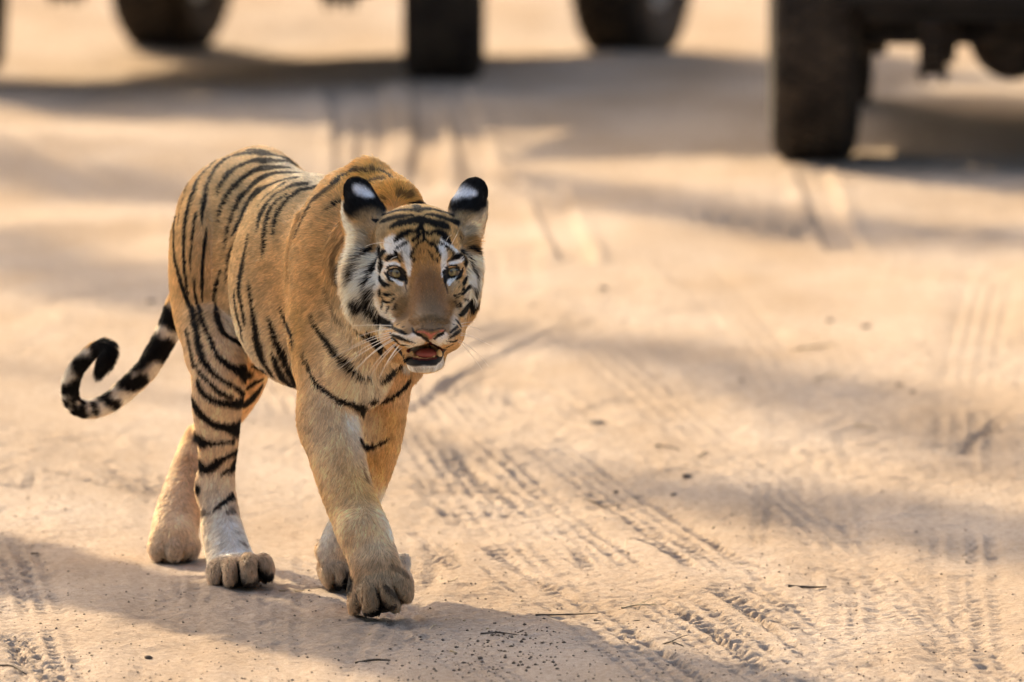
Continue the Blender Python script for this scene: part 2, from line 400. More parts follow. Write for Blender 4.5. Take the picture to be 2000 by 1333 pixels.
def box(bm, c, s, rz=0.0, ry=0.0, bev=.02):
    r = bmesh.ops.create_cube(bm, size=1.0)
    vs = r['verts']
    M = Matrix.Translation(Vector(c)) @ Matrix.Rotation(rz, 4, 'Z') @ Matrix.Rotation(ry, 4, 'X') @ Matrix.Diagonal((*s, 1))
    bmesh.ops.transform(bm, matrix=M, verts=vs)
    if bev:
        es = list({e for v in vs for e in v.link_edges})
        bmesh.ops.bevel(bm, geom=es, offset=min(bev, min(s) * .4), segments=2, affect='EDGES')
def bar(bm, a, b, r, seg=10):
    a, b = Vector(a), Vector(b); d = b - a
    q = d.to_track_quat('Z', 'Y').to_matrix().to_4x4()
    bmesh.ops.create_cone(bm, cap_ends=True, segments=seg, radius1=r, radius2=r, depth=d.length, matrix=Matrix.Translation((a + b) / 2) @ q)
def revolve(bm, prof, seg=48, axis='X', lug=0.0):
    rings = []
    for i in range(seg):
        a = 2 * math.pi * i / seg
        rings.append([bm.verts.new((x, r * math.cos(a), r * math.sin(a))) for x, r in prof])
    for i in range(seg):
        p, q = rings[i], rings[(i + 1) % seg]
        for k in range(len(prof) - 1): bm.faces.new((p[k], q[k], q[k + 1], p[k + 1]))
WR, WW = .41, .135                               # wheel radius, half tyre width
def tyre_mesh():
    bm = bmesh.new()
    prof = [(-.09, .215), (-.125, .26), (-.135, .31), (-.131, .345), (-.114, .377), (-.085, .395), (-.045, .401), (0, .402), (.045, .401), (.085, .395), (.114, .377), (.131, .345), (.135, .31), (.125, .26), (.09, .215)]
    revolve(bm, prof, 56)
    # tread blocks in four rows and shoulder lugs
    for row, x0 in enumerate((-.072, -.025, .025, .072)):
        for i in range(44):
            a = 2 * math.pi * (i + .5 * (row % 2)) / 44
            r = bmesh.ops.create_cube(bm, size=1.0)
            M = Matrix.Rotation(a, 4, 'X') @ Matrix.Translation((x0, 0, .402)) @ Matrix.Rotation((.35 if row < 2 else -.35), 4, 'Z') @ Matrix.Diagonal((.040, .040, .020, 1))
            bmesh.ops.transform(bm, matrix=M, verts=r['verts'])
    for sx in (-1, 1):
        for i in range(44):
            a = 2 * math.pi * i / 44
            r = bmesh.ops.create_cube(bm, size=1.0)
            bmesh.ops.transform(bm, matrix=Matrix.Rotation(a, 4, 'X') @ Matrix.Translation((sx * .112, 0, .379)) @ Matrix.Rotation(sx * .9, 4, 'Y') @ Matrix.Diagonal((.040, .028, .014, 1)), verts=r['verts'])
    me = bpy.data.meshes.new('wheel'); bm.normal_update(); bm.to_mesh(me); bm.free(); me.materials.append(m_rubber); return me
def rim_mesh():
    bm = bmesh.new()
    revolve(bm, [(-.09, .218), (-.10, .225), (-.095, .205), (-.03, .19), (.0, .185), (.03, .17), (.035, .10), (.055, .085), (.06, .05), (.085, .045), (.09, .0)], 28)
    revolve(bm, [(.09, .218), (.10, .225), (.095, .205), (.03, .19)], 28)
    for i in range(6):
        a = i * math.pi / 3
        bar(bm, (.034, .07 * math.cos(a), .07 * math.sin(a)), (.062, .07 * math.cos(a), .07 * math.sin(a)), .010, 6)
    me = bpy.data.meshes.new('rim'); bm.normal_update(); bm.to_mesh(me); bm.free(); me.materials.append(m_rim); return me
TYRE, RIM = tyre_mesh(), rim_mesh()

def safari_jeep(loc, heading, label, steer, base, track_w, added_canopy, diffs, skirt, far_drop=0.0):
    """local +Y is the way the vehicle faces, origin under the middle of the front axle"""
    v = empty('safari_jeep', loc, heading)
    tag(v, label, 'safari jeep', 'safari jeeps stopped on the track')
    hw = track_w / 2
    for (x, y, st, dz) in ((-hw, 0, steer, 0), (hw, 0, steer, 0), (-hw, -base, 0, far_drop), (hw, -base, 0, far_drop)):
        w = bpy.data.objects.new('wheel', TYRE); COL.objects.link(w); w.parent = v
        w.location = (x, y, WR + dz); w.rotation_euler = (rng.random() * 6, 0, st + (math.pi if x < 0 else 0))
        r = bpy.data.objects.new('rim', RIM); COL.objects.link(r); r.parent = w
    def part(name, mat, fn, smooth=False):
        bm = bmesh.new(); fn(bm); return bm_obj(name, bm, mat, v, smooth)
    for y in (0, -base):
        off = diffs[0] if y == 0 else diffs[1]
        def axle(bm):
            bar(bm, (-hw + .14, y, WR), (hw - .14, y, WR), .045, 14)
            for sx in (-1, 1): bar(bm, (sx * (hw - .22), y, WR), (sx * (hw - .12), y, WR), .085, 14)
        part('axle', m_oil, axle)
        def diff(bm):
            bmesh.ops.create_uvsphere(bm, u_segments=18, v_segments=12, radius=.135, matrix=Matrix.Translation((off, y, WR + (.02 if added_canopy else -.02))) @ Matrix.Diagonal((1.0, .95, 1.05, 1)))
            bar(bm, (off, y, WR), (off, y + (-.34 if y == 0 else .34), WR + .05), .06, 12)
        part('differential', m_oil, diff, True)
        for sx in (-1, 1):
            def spring(bm):
                for i in range(5):
                    n = 9; Lh = .55 - .09 * i
                    for k in range(n - 1):
                        t0, t1 = -1 + 2 * k / (n - 1), -1 + 2 * (k + 1) / (n - 1)
                        z = lambda t: WR - .06 - .014 * i + .10 * t * t * (Lh / .55)**2
                        box(bm, (sx * (hw - .36), y + Lh * (t0 + t1) / 2, (z(t0) + z(t1)) / 2), (.06, Lh * 2 / (n - 1) + .01, .012), 0, math.atan2(z(t1) - z(t0), Lh * 2 / (n - 1)), 0)
                box(bm, (sx * (hw - .36), y, WR - .02), (.085, .12, .17), bev=.01)
                box(bm, (sx * (hw - .36), y, WR - .135), (.10, .13, .02), bev=.005)
                for dx in (-.035, .035):
                    for dy in (-.045, .045): bar(bm, (sx * (hw - .36) + dx, y + dy, WR - .17), (sx * (hw - .36) + dx, y + dy, WR + .07), .007, 6)
            part('leaf_spring', m_oil, spring)
            def shock(bm):
                bar(bm, (sx * (hw - .40), y + .12, WR - .10), (sx * (hw - .44), y + .16, WR + .18), .028, 12)
                bar(bm, (sx * (hw - .44), y + .16, WR + .16), (sx * (hw - .47), y + .19, WR + .40), .036, 12)
            part('shock_absorber', m_oil, shock)
    def rod(bm):
        bar(bm, (-hw + .16, .16, WR - .03), (hw - .16, .16, WR - .03), .016, 8)
        for sx in (-1, 1): bar(bm, (sx * (hw - .16), .16, WR - .03), (sx * (hw - .14), .02, WR), .02, 8)
    part('tie_rod', m_oil, rod)
    def frame(bm):
        for sx in (-1, 1): box(bm, (sx * .40, -base / 2 + .05, .66), (.07, base + 1.1, .11))
        for y in (.5, -.2, -base * .5, -base - .35): box(bm, (0, y, .66), (.78, .06, .08))
    part('chassis_frame', m_black, frame)
    part('under_shade_pan', m_black, lambda bm: box(bm, (0, -base * .5 - .1, .545), (1.44, base * .60 + .1, .03), bev=.01))  # added low pan, out of view, to darken the ground under the jeep
    part('front_shade_plate', m_black, lambda bm: box(bm, (0, .52, (skirt + .56) / 2), (1.36, .04, .56 - skirt), 0, .25, .01))  # added valance, unseen, keeps low sky light off the ground beneath
    for sx in (-1, 1):
        part('side_shade_board', m_black, lambda bm: box(bm, (sx * .80, -base * .5, .42), (.16, base - .95, .16), bev=.02))  # added boards, out of view, to block light coming in from the sides
    part('bumper', m_black, lambda bm: (box(bm, (0, .62, .60), (1.5, .09, .17)), box(bm, (0, .57, .50), (1.0, .05, .06))))
    part('sump', m_oil, lambda bm: (box(bm, (-.05, -.25, .55), (.34, .5, .22), bev=.05), bar(bm, (.0, -.5, .56), (.05, -base + .2, .50), .035)))
    def tub(bm):
        box(bm, (0, -base * .5 - .30, .78), (1.52, base * .62 + .55, .12))
        for sx in (-1, 1):
            box(bm, (sx * .775, -base * .5 - .12, .87), (.05, base * .62 + .05, .74))  # panels drawn lower to stop sun slipping under the jeep
            box(bm, (sx * .775, -base - .35, 1.02), (.05, .75, .44))
            box(bm, (sx * .66, -base, .93), (.26, .95, .10)); box(bm, (sx * .66, .0, .93), (.26, .95, .10))
            box(bm, (sx * .66, .44, .80), (.26, .07, .28))
        box(bm, (0, -base - .62, 1.0), (1.5, .05, .5))
        box(bm, (0, -.52, .89), (1.5, .06, .76))  # firewall extended downward to block sun passing below the hood
    part('body', m_green, tub)
    part('hood', m_green, lambda bm: (box(bm, (0, .02, 1.02), (1.02, 1.05, .16), bev=.06), box(bm, (0, .53, .86), (1.02, .06, .34), bev=.02)))
    def grille(bm):
        for i in range(9): box(bm, (-.28 + .07 * i, .575, .88), (.03, .03, .20), bev=0)
    part('grille', m_black, grille)
    for sx in (-1, 1):
        part('headlight', m_lamp, lambda bm: bar(bm, (sx * .42, .54, .89), (sx * .42, .60, .89), .085, 20))
    def ws(bm):
        for sx in (-1, 1): bar(bm, (sx * .70, -.50, 1.26), (sx * .66, -.72, 1.78), .025)
        bar(bm, (-.66, -.72, 1.78), (.66, -.72, 1.78), .025); bar(bm, (-.70, -.50, 1.27), (.70, -.50, 1.27), .025)
    wf = part('windscreen', m_black, ws)
    bm = bmesh.new(); box(bm, (0, -.61, 1.52), (1.30, .008, .52), 0, .40, 0); bm_obj('pane', bm, m_glass, wf)
    for i, (y, z) in enumerate(((-1.15, 1.0), (-1.85, 1.12), (-2.45, 1.25))):
        part('seat', m_seat, lambda bm: (box(bm, (0, y, z + .05), (1.36, .46, .12), bev=.04), box(bm, (0, y - .26, z + .32), (1.36, .09, .46), 0, -.12, .04), box(bm, (0, y, z - .12), (1.2, .3, .22), bev=.01)))
    def cage(bm):
        ys = (-.72, -1.5, -base - .4)
        for y in ys:
            for sx in (-1, 1): bar(bm, (sx * .76, y, 1.0), (sx * .72, y, 2.16), .022)
            bar(bm, (-.72, y, 2.16), (.72, y, 2.16), .022)
        for sx in (-1, 1): bar(bm, (sx * .72, ys[0], 2.16), (sx * .72, ys[-1], 2.16), .022)
    part('roll_cage', m_black, cage)
    if added_canopy:
        part('added_canopy', m_canvas, lambda bm: (box(bm, (0, -base * .5 - .45, 2.21), (1.56, base * .6 + 1.2, .05), bev=.02)))  # added roof, unseen, to give the jeep a larger cast shadow
    bm = bmesh.new(); bmesh.ops.create_circle(bm, segments=20, radius=.19); 
    M = Matrix.Translation((.36, -.78, 1.20)) @ Matrix.Rotation(R(55), 4, 'X'); bmesh.ops.transform(bm, matrix=M, verts=bm.verts)
    sw = bmesh.new()
    ring = [M.copy() for _ in range(1)]
    pts_ = [M @ Vector((.0, 0, 0)) + (M.to_3x3() @ Vector((.19 * math.cos(a * math.pi / 8), .19 * math.sin(a * math.pi / 8), 0))) for a in range(16)]
    for a in range(16): bar(sw, pts_[a], pts_[(a + 1) % 16], .014, 6)
    cst = M @ Vector((0, 0, 0)); bar(sw, cst, cst + Vector((0, .25, -.18)), .02, 8); bar(sw, pts_[0], pts_[8], .01, 6)
    bm.free(); bm_obj('steering_wheel', sw, m_black, v)
    return v

# the jeep behind the tiger: front axle nearest, its four tyres along the top edge
fl, fr = G(-78, 152), G(882, 152)
cA = np.array([-1.03, 17.35])
hA = math.atan2(-.26, .966)                       # axle direction in plan
tilt = math.atan2(-(.285), .958)
headA = math.pi + tilt
jeepA = safari_jeep((cA[0], cA[1], ground_z(cA[0], cA[1])), headA, 'dark safari jeep standing behind the tiger, all four tyres across the top left', -tilt, 2.25, 1.68, True, (-.56, -.12), .34, ground_z(-.41, 19.55) - ground_z(-1.03, 17.35))
# the jeep at the right edge, seen from straight ahead
wB = G(1590, 315)
jeepB = safari_jeep((wB[0] + .84, wB[1], ground_z(wB[0], wB[1])), math.pi - R(2.6), 'safari jeep at the right edge with one front tyre and dark axle in view', R(2.6), 2.35, 1.68, False, (.24, .0), .46)
# ================================================================== TIGER
# Body as a field of blended ellipsoids and tapered limbs, meshed by surface nets into one continuous skin.
HS = 3.03
def HU(u, v, d):
    return U(640 + u / HS, 320 + v / HS, d)
def HR(u):                                       # head drawing unit to metres
    return u / HS * PXM(-0.1)

PR = []                                          # dict(type, ..., k, op, tag)
def ell(c, rx, rz, ry, k=0.03, rot=None, op='+', t='body'):
    M = Matrix.Identity(3)
    if rot: # yaw (about z), pitch (about x), roll (about y) in degrees
        M = Matrix.Rotation(R(rot[0]), 3, 'Z') @ Matrix.Rotation(R(rot[1]), 3, 'X') @ Matrix.Rotation(R(rot[2]), 3, 'Y')
    PR.append(dict(s='e', c=np.array(c), r=np.array([rx, ry, rz]), M=np.array(M), k=k, op=op, t=t))
def cone(a, b, ra, rb, k=0.02, t='body', op='+'):
    PR.append(dict(s='c', a=np.array(a), b=np.array(b), ra=ra, rb=rb, k=k, op=op, t=t))
def spline(P, n):                                # Catmull-Rom through the rows of P
    P = np.array(P, float)
    Q = np.vstack([2 * P[0] - P[1], P, 2 * P[-1] - P[-2]])
    out = []
    for i in range(1, len(Q) - 2):
        a, b, c, d = Q[i - 1], Q[i], Q[i + 1], Q[i + 2]
        for t in np.arange(n) / n:
            out.append(0.5 * (2 * b + (c - a) * t + (2 * a - 5 * b + 4 * c - d) * t * t + (3 * b - a - 3 * c + d) * t**3))
    out.append(P[-1])
    return np.array(out)
def limb(pts, k=0.02, t='leg', n=4):             # (px, py, d, r px)
    W = spline([(*U(*p[:3]), p[3] * PXM(p[2])) for p in pts], n)
    PR.append(dict(s='l', P=W[:, :3], rr=W[:, 3], k=k, op='+', t=t))
def E(px, py, d, rx, rz, ry, **kw):
    s = PXM(d); ell(U(px, py, d), rx * s, rz * s, ry, **kw)
def HE(u, v, d, rx, rz, ry, **kw):
    kw.setdefault('t', 'head'); ell(HU(u, v, d), HR(rx), HR(rz), ry, **kw)

def build_prims():
    # --- trunk
    E(492, 432, 1.12, 148, 132, .24, k=.05)
    E(500, 520, 1.02, 132, 188, .24, k=.05)
    E(570, 545, .78, 112, 195, .28, k=.05)
    E(598, 555, .58, 150, 202, .25, k=.035)
    E(606, 480, .62, 105, 120, .30, k=.05)
    E(680, 560, .32, 118, 215, .20, k=.05)
    E(700, 690, .20, 75, 105, .13, k=.04)
    # spine line
    limb([(505, 330, 1.20, 36), (535, 348, .95, 40), (588, 394, .72, 40), (650, 404, .50, 44), (715, 375, .36, 46), (770, 410, .22, 55)], k=.05, t='body')
    # withers
    E(722, 366, .36, 36, 52, .10, k=.03)
    E(762, 392, .26, 46, 42, .10, k=.03)
    E(668, 410, .36, 50, 62, .10, k=.03)
    # shoulders
    E(646, 545, .28, 79, 195, .145, k=.014, rot=(0, 0, 6))
    limb([(585, 420, .27, 3), (571, 500, .27, 9), (575, 580, .27, 9), (583, 650, .27, 9), (590, 720, .26, 9)], k=.016, t='leg')
    limb([(592, 490, .22, 2), (584, 570, .235, 7), (592, 640, .23, 7), (606, 700, .215, 6)], k=.014, t='leg')
    E(628, 815, .22, 40, 62, .06, k=.03, t='leg')
    E(706, 1030, .03, 40, 34, .045, k=.03, t='leg')
    E(408, 690, .83, 44, 60, .07, k=.03, t='hleg')
    E(792, 560, .34, 80, 180, .14, k=.035)
    # neck
    cone(U(700, 500, .30), U(790, 545, .06), 118 * PXM(.3), 98 * PXM(.06), .05, t='neck')
    cone(U(720, 600, .22), U(790, 630, .02), 90 * PXM(.2), 75 * PXM(.0), .05, t='neck')
    # --- right fore leg, reaching forward
    limb([(640, 640, .26, 66), (645, 780, .24, 60), (650, 845, .20, 57), (672, 942, .13, 50), (694, 1001, .09, 49), (716, 1055, .05, 48), (735, 1110, .0, 47)], k=.035)
    E(743, 1136, .04, 58, 44, .085, k=.02, t='paw')
    # --- left fore leg, trailing, toes about to leave the ground
    limb([(765, 660, .30, 54), (755, 735, .32, 50), (752, 798, .34, 43), (742, 870, .38, 39), (712, 960, .44, 36), (682, 1020, .50, 36), (655, 1075, .53, 35)], k=.035)
    E(656, 1108, .58, 34, 36, .06, k=.02, t='paw')
    # --- right hind leg
    E(400, 520, 1.00, 66, 150, .17, k=.014, t='thigh')
    limb([(412, 470, 1.06, 78), (404, 600, .95, 66), (424, 690, .80, 56), (427, 745, .76, 52), (424, 800, .80, 47), (426, 860, .83, 39), (424, 905, .855, 35), (423, 950, .865, 35), (428, 990, .855, 35), (435, 1040, .82, 39), (450, 1095, .75, 42)], k=.016, t='hleg')
    E(400, 952, .885, 16, 34, .03, k=.02, t='hleg')
    E(466, 1112, .69, 58, 30, .095, k=.02, t='paw')
    # --- left hind leg, behind
    limb([(560, 460, 1.10, 90), (520, 600, 1.04, 74), (490, 700, 1.02, 46), (462, 770, 1.12, 40), (410, 842, 1.33, 30), (388, 858, 1.36, 27), (366, 930, 1.28, 34), (346, 1010, 1.18, 42), (340, 1056, 1.12, 45)], k=.02, t='hleg')
    E(340, 1068, 1.18, 48, 31, .09, k=.02, t='paw')
    # --- toes
    for (px, py, d, rx, rz, ry, ro) in ((421, 1124, .63, 13.5, 25, .055, 4), (449, 1120, .59, 15, 29, .06, 2), (487, 1115, .58, 18, 34, .06, -4), (518, 1110, .63, 15, 28, .055, -12)):
        E(px, py, d, rx, rz, ry, k=.022, t='toe', rot=(0, 0, ro))
    for (px, py, d, rx, rz, ry, ro) in ((694, 1172, .02, 13, 32, .05, 4), (723, 1168, -.03, 22, 39, .06, -6), (760, 1160, -.035, 16, 37, .06, -24), (784, 1146, .01, 17, 31, .055, -26)):
        E(px, py, d, rx, rz, ry, k=.022, t='toe', rot=(0, 0, ro))
    for (px, py, d, rx, rz, ry) in ((644, 1120, .53, 13, 26, .045), (663, 1127, .51, 14, 27, .045), (681, 1126, .52, 12, 25, .045)):
        E(px, py, d, rx, rz, ry, k=.022, t='toe')
    for (px, py, d, rx, rz, ry) in ((312, 1070, 1.13, 17, 27, .06), (341, 1074, 1.10, 19, 26, .06), (369, 1070, 1.13, 16, 26, .06)):
        E(px, py, d, rx, rz, ry, k=.014, t='toe')
    for (px, py, d, rx, rz, ry, ro) in ((434, 1139, .57, 1.8, 16, .07, 2), (468, 1136, .55, 2.8, 20, .07, -2), (504, 1128, .55, 2.4, 19, .07, -8),
                                        (706, 1191, -.05, 1.7, 16, .07, 2), (744, 1184, -.07, 2.1, 18, .07, -14), (775, 1161, -.04, 2.0, 17, .07, -28), (653, 1142, .49, 2.0, 16, .06, 0), (673, 1144, .48, 2.0, 16, .06, 0)):
        E(px, py, d, rx, rz, ry, k=.012, op='-', t='toe', rot=(0, 0, ro))
    E(742, 1172, .05, 40, 26, .05, k=.01, t='pad')
    E(470, 1124, .68, 46, 20, .05, k=.01, t='pad')
    E(662, 1130, .57, 22, 20, .04, k=.01, t='pad')
    E(787, 1100, .06, 11, 17, .03, k=.012, t='paw')        # dew claw pad
    E(628, 1075, .55, 9, 12, .02, k=.01, t='paw')
    # --- tail
    limb([(480, 420, 1.36, 34), (420, 480, 1.42, 27), (372, 545, 1.44, 23), (346, 600, 1.44, 22), (332, 640, 1.43, 21.5), (311, 680, 1.42, 20.5),
          (286, 720, 1.41, 20), (255, 752, 1.40, 19.5), (222, 780, 1.39, 18), (190, 796, 1.38, 16.5), (162, 797, 1.37, 15.5), (143, 783, 1.36, 15),
          (138, 758, 1.35, 15), (146, 728, 1.34, 14.5), (161, 706, 1.33, 13.5), (180, 687, 1.33, 12.5), (198, 678, 1.32, 12)], k=.02, t='tail', n=6)
    limb([(198, 678, 1.32, 12), (209, 683, 1.31, 12), (207, 700, 1.30, 12), (198, 722, 1.30, 7)], k=.006, t='tuft')
    # --- head
    HE(530, 430, -.02, 250, 188, .125, k=.03)
    HE(560, 545, -.070, 205, 180, .085, k=.03)
    HE(310, 740, -.02, 170, 230, .080, k=.018, t='cheek')
    HE(780, 720, -.03, 105, 210, .085, k=.02, t='cheek')
    HE(410, 770, -.090, 120, 130, .062, k=.025)
    HE(735, 765, -.100, 95, 125, .062, k=.025)
    HE(455, 880, -.125, 110, 120, .060, k=.025)
    HE(720, 870, -.130, 85, 115, .060, k=.025)
    cone(HU(572, 520, -.105), HU(604, 905, -.200), HR(100), HR(96), .030, t='head')
    HE(602, 935, -.218, 98, 66, .058, k=.02)
    HE(492, 1008, -.195, 118, 84, .072, k=.018, t='muzzle')
    HE(700, 1003, -.200, 92, 82, .072, k=.018, t='muzzle')
    HE(606, 985, -.262, 84, 38, .026, k=.012, t='nose')
    HE(430, 1000, -.10, 120, 125, .09, k=.03)
    HE(720, 990, -.11, 85, 115, .09, k=.03)
    HE(570, 1125, -.13, 128, 85, .10, k=.02, t='jaw')
    HE(572, 1178, -.185, 100, 54, .052, k=.015, t='chin')
    # brow
    cone(HU(350, 585, -.098), HU(470, 560, -.126), HR(36), HR(44), .03, t='head')
    cone(HU(680, 550, -.136), HU(780, 578, -.112), HR(40), HR(34), .03, t='head')
    # ears
    HE(190, 190, .032, 92, 118, .018, k=.010, rot=(12, -10, -26), t='ear')
    HE(243, 258, .026, 98, 62, .020, k=.020, rot=(8, -10, 20), t='ear')
    HE(166, 320, .050, 74, 160, .014, k=.012, rot=(10, -6, -10), t='earrim')
    HE(218, 345, .022, 108, 125, .034, k=.03, t='earbase')
    HE(856, 182, .032, 90, 102, .018, k=.010, rot=(-12, -10, 28), t='ear')
    HE(802, 245, .026, 78, 58, .020, k=.020, rot=(-8, -10, -20), t='ear')
    HE(880, 290, .050, 56, 125, .014, k=.012, rot=(-10, -6, 12), t='earrim')
    HE(205, 570, .005, 66, 150, .06, k=.03, t='cheek')
    HE(838, 530, -.005, 46, 120, .06, k=.03, t='cheek')
    HE(828, 335, .018, 92, 112, .034, k=.03, t='earbase')
    # carved: sockets, nostrils, mouth
    HE(404, 645, -.172, 62, 36, .030, k=.012, op='-', t='socket')
    HE(733, 637, -.182, 54, 36, .030, k=.012, op='-', t='socket')
    PR.append(dict(s='l', P=np.array([HU(*q) for q in ((338, 640, -.112), (368, 614, -.130), (408, 603, -.138), (448, 616, -.143), (478, 660, -.142), (488, 715, -.146))]), rr=np.full(6, HR(13)), k=.006, op='+', t='lid'))
    PR.append(dict(s='l', P=np.array([HU(*q) for q in ((338, 640, -.112), (365, 680, -.126), (408, 700, -.135), (448, 712, -.141), (488, 715, -.146))]), rr=np.full(5, HR(13)), k=.006, op='+', t='lid'))
    PR.append(dict(s='l', P=np.array([HU(*q) for q in ((682, 705, -.152), (690, 640, -.148), (715, 608, -.147), (745, 601, -.142), (775, 612, -.132), (792, 632, -.118))]), rr=np.full(6, HR(13)), k=.006, op='+', t='lid'))
    PR.append(dict(s='l', P=np.array([HU(*q) for q in ((682, 705, -.152), (720, 698, -.146), (752, 690, -.138), (778, 666, -.128), (792, 632, -.118))]), rr=np.full(5, HR(13)), k=.006, op='+', t='lid'))
    HE(545, 1016, -.288, 28, 12, .02, k=.006, op='-', t='nostril')
    HE(664, 1010, -.288, 26, 12, .02, k=.006, op='-', t='nostril')
    HE(575, 1114, -.225, 98, 38, .075, k=.008, op='-', t='mouth')
    HE(604, 1062, -.272, 8, 26, .014, k=.010, op='-', t='philtrum')

def prim_sdf(p, X, Y, Z):
    if p['s'] == 'e':
        c, r, M = p['c'], p['r'], p['M']
        dx, dy, dz = X - c[0], Y - c[1], Z - c[2]
        q = [M[0, i] * dx + M[1, i] * dy + M[2, i] * dz for i in range(3)]
        k0 = np.sqrt((q[0] / r[0])**2 + (q[1] / r[1])**2 + (q[2] / r[2])**2)
        k1 = np.sqrt((q[0] / r[0]**2)**2 + (q[1] / r[1]**2)**2 + (q[2] / r[2]**2)**2)
        return k0 * (k0 - 1.0) / np.maximum(k1, 1e-6)
    if p['s'] == 'l':
        D = None
        for i in range(len(p['P']) - 1):
            d = prim_sdf(dict(s='c', a=p['P'][i], b=p['P'][i + 1], ra=p['rr'][i], rb=p['rr'][i + 1]), X, Y, Z)
            D = d if D is None else np.minimum(D, d)
        return D
    a, b = p['a'], p['b']
    ab = b - a; L2 = float(ab @ ab)
    dx, dy, dz = X - a[0], Y - a[1], Z - a[2]
    t = np.clip((dx * ab[0] + dy * ab[1] + dz * ab[2]) / L2, 0, 1)
    return np.sqrt((dx - t * ab[0])**2 + (dy - t * ab[1])**2 + (dz - t * ab[2])**2) - (p['ra'] + (p['rb'] - p['ra']) * t)

def prim_box(p, pad):
    if p['s'] == 'e':
        e = np.sqrt(((p['M'] * p['r'][None, :])**2).sum(1)) + pad
        return p['c'] - e, p['c'] + e
    if p['s'] == 'l':
        r = p['rr'].max() + pad
        return p['P'].min(0) - r, p['P'].max(0) + r
    r = max(p['ra'], p['rb']) + pad
    return np.minimum(p['a'], p['b']) - r, np.maximum(p['a'], p['b']) + r

def axis(lo, hi, fine_lo, fine_hi, coarse, fine):
    out = [lo]
    while out[-1] < hi:
        x = out[-1]
        out.append(x + (fine if fine_lo - fine <= x <= fine_hi else coarse))
    return np.array(out)

def surface_nets(F, ax):
    X, Y, Z = ax
    S = F < 0
    nx, ny, nz = F.shape
    cnt = np.zeros((nx - 1, ny - 1, nz - 1), np.int8)
    for i in (0, 1):
        for j in (0, 1):
            for k in (0, 1):
                cnt += S[i:nx - 1 + i, j:ny - 1 + j, k:nz - 1 + k]
    act = (cnt > 0) & (cnt < 8)
    I, J, K = np.nonzero(act)
    idx = np.full(act.shape, -1, np.int32); idx[I, J, K] = np.arange(len(I))
    acc = np.zeros((len(I), 3)); n = np.zeros(len(I))
    co = [(i, j, k) for i in (0, 1) for j in (0, 1) for k in (0, 1)]
    val = {c: F[I + c[0], J + c[1], K + c[2]].astype(np.float64) for c in co}
    for a in co:
        for d in range(3):
            if a[d]: continue
            b = list(a); b[d] = 1; b = tuple(b)
            va, vb = val[a], val[b]
            m = (va < 0) != (vb < 0)
            t = np.where(m, va / np.where(m, va - vb, 1), 0)
            p = np.array(a, float)[None, :].repeat(len(I), 0); p[:, d] += t
            acc[m] += p[m]; n[m] += 1
    loc = acc / n[:, None]
    V = np.stack([X[I] + loc[:, 0] * (X[I + 1] - X[I]), Y[J] + loc[:, 1] * (Y[J + 1] - Y[J]), Z[K] + loc[:, 2] * (Z[K + 1] - Z[K])], 1)
    faces = []
    for d in range(3):
        sl0 = [slice(1, -1)] * 3; sl1 = [slice(1, -1)] * 3
        sl0[d] = slice(0, -1); sl1[d] = slice(1, None)
        A = S[tuple(sl0)]; B = S[tuple(sl1)]
        P = np.nonzero(A != B)
        pos = [P[i] + (0 if i == d else 1) for i in range(3)]
        e, f = [(1, 2), (2, 0), (0, 1)][d]
        def at(de, df):
            q = [pos[0].copy(), pos[1].copy(), pos[2].copy()]
            q[e] -= de; q[f] -= df
            return idx[q[0], q[1], q[2]]
        quad = np.stack([at(1, 1), at(0, 1), at(0, 0), at(1, 0)], 1)
        flip = ~A[P]
        quad[flip] = quad[flip][:, ::-1]
        faces.append(quad)
    Fq = np.concatenate(faces)
    return V, Fq[(Fq >= 0).all(1)]

def smin(a, b, k):
    h = np.maximum(k - np.abs(a - b), 0) / k
    return np.minimum(a, b) - h * h * k * 0.25

def mesh_tiger(coarse=0.0048, fine=0.0026):
    lo = np.min([prim_box(p, .02)[0] for p in PR if p['op'] == '+'], 0)
    hi = np.max([prim_box(p, .02)[1] for p in PR if p['op'] == '+'], 0)
    h0, h1 = HU(40, 1290, 0), HU(990, 40, 0)
    ax = [axis(lo[0], hi[0], h0[0], h1[0], coarse, fine), axis(lo[1], hi[1], -.36, -.08, coarse, fine), axis(lo[2], hi[2], h0[2], h1[2], coarse, fine)]
    F = np.full([len(a) for a in ax], 9.0, np.float32)
    for p in PR:
        a, b = prim_box(p, p['k'] + 0.012)
        s = []
        for d in range(3):
            i0 = np.searchsorted(ax[d], a[d]); i1 = np.searchsorted(ax[d], b[d])
            s.append(slice(i0, i1))
        s = tuple(s)
        X = ax[0][s[0]][:, None, None]; Y = ax[1][s[1]][None, :, None]; Z = ax[2][s[2]][None, None, :]
        D = prim_sdf(p, X, Y, Z).astype(np.float32)
        k = p['k']
        if p['op'] == '+': F[s] = smin(F[s], D, k)
        else: F[s] = -smin(-F[s], D, k)
    return surface_nets(F, ax)


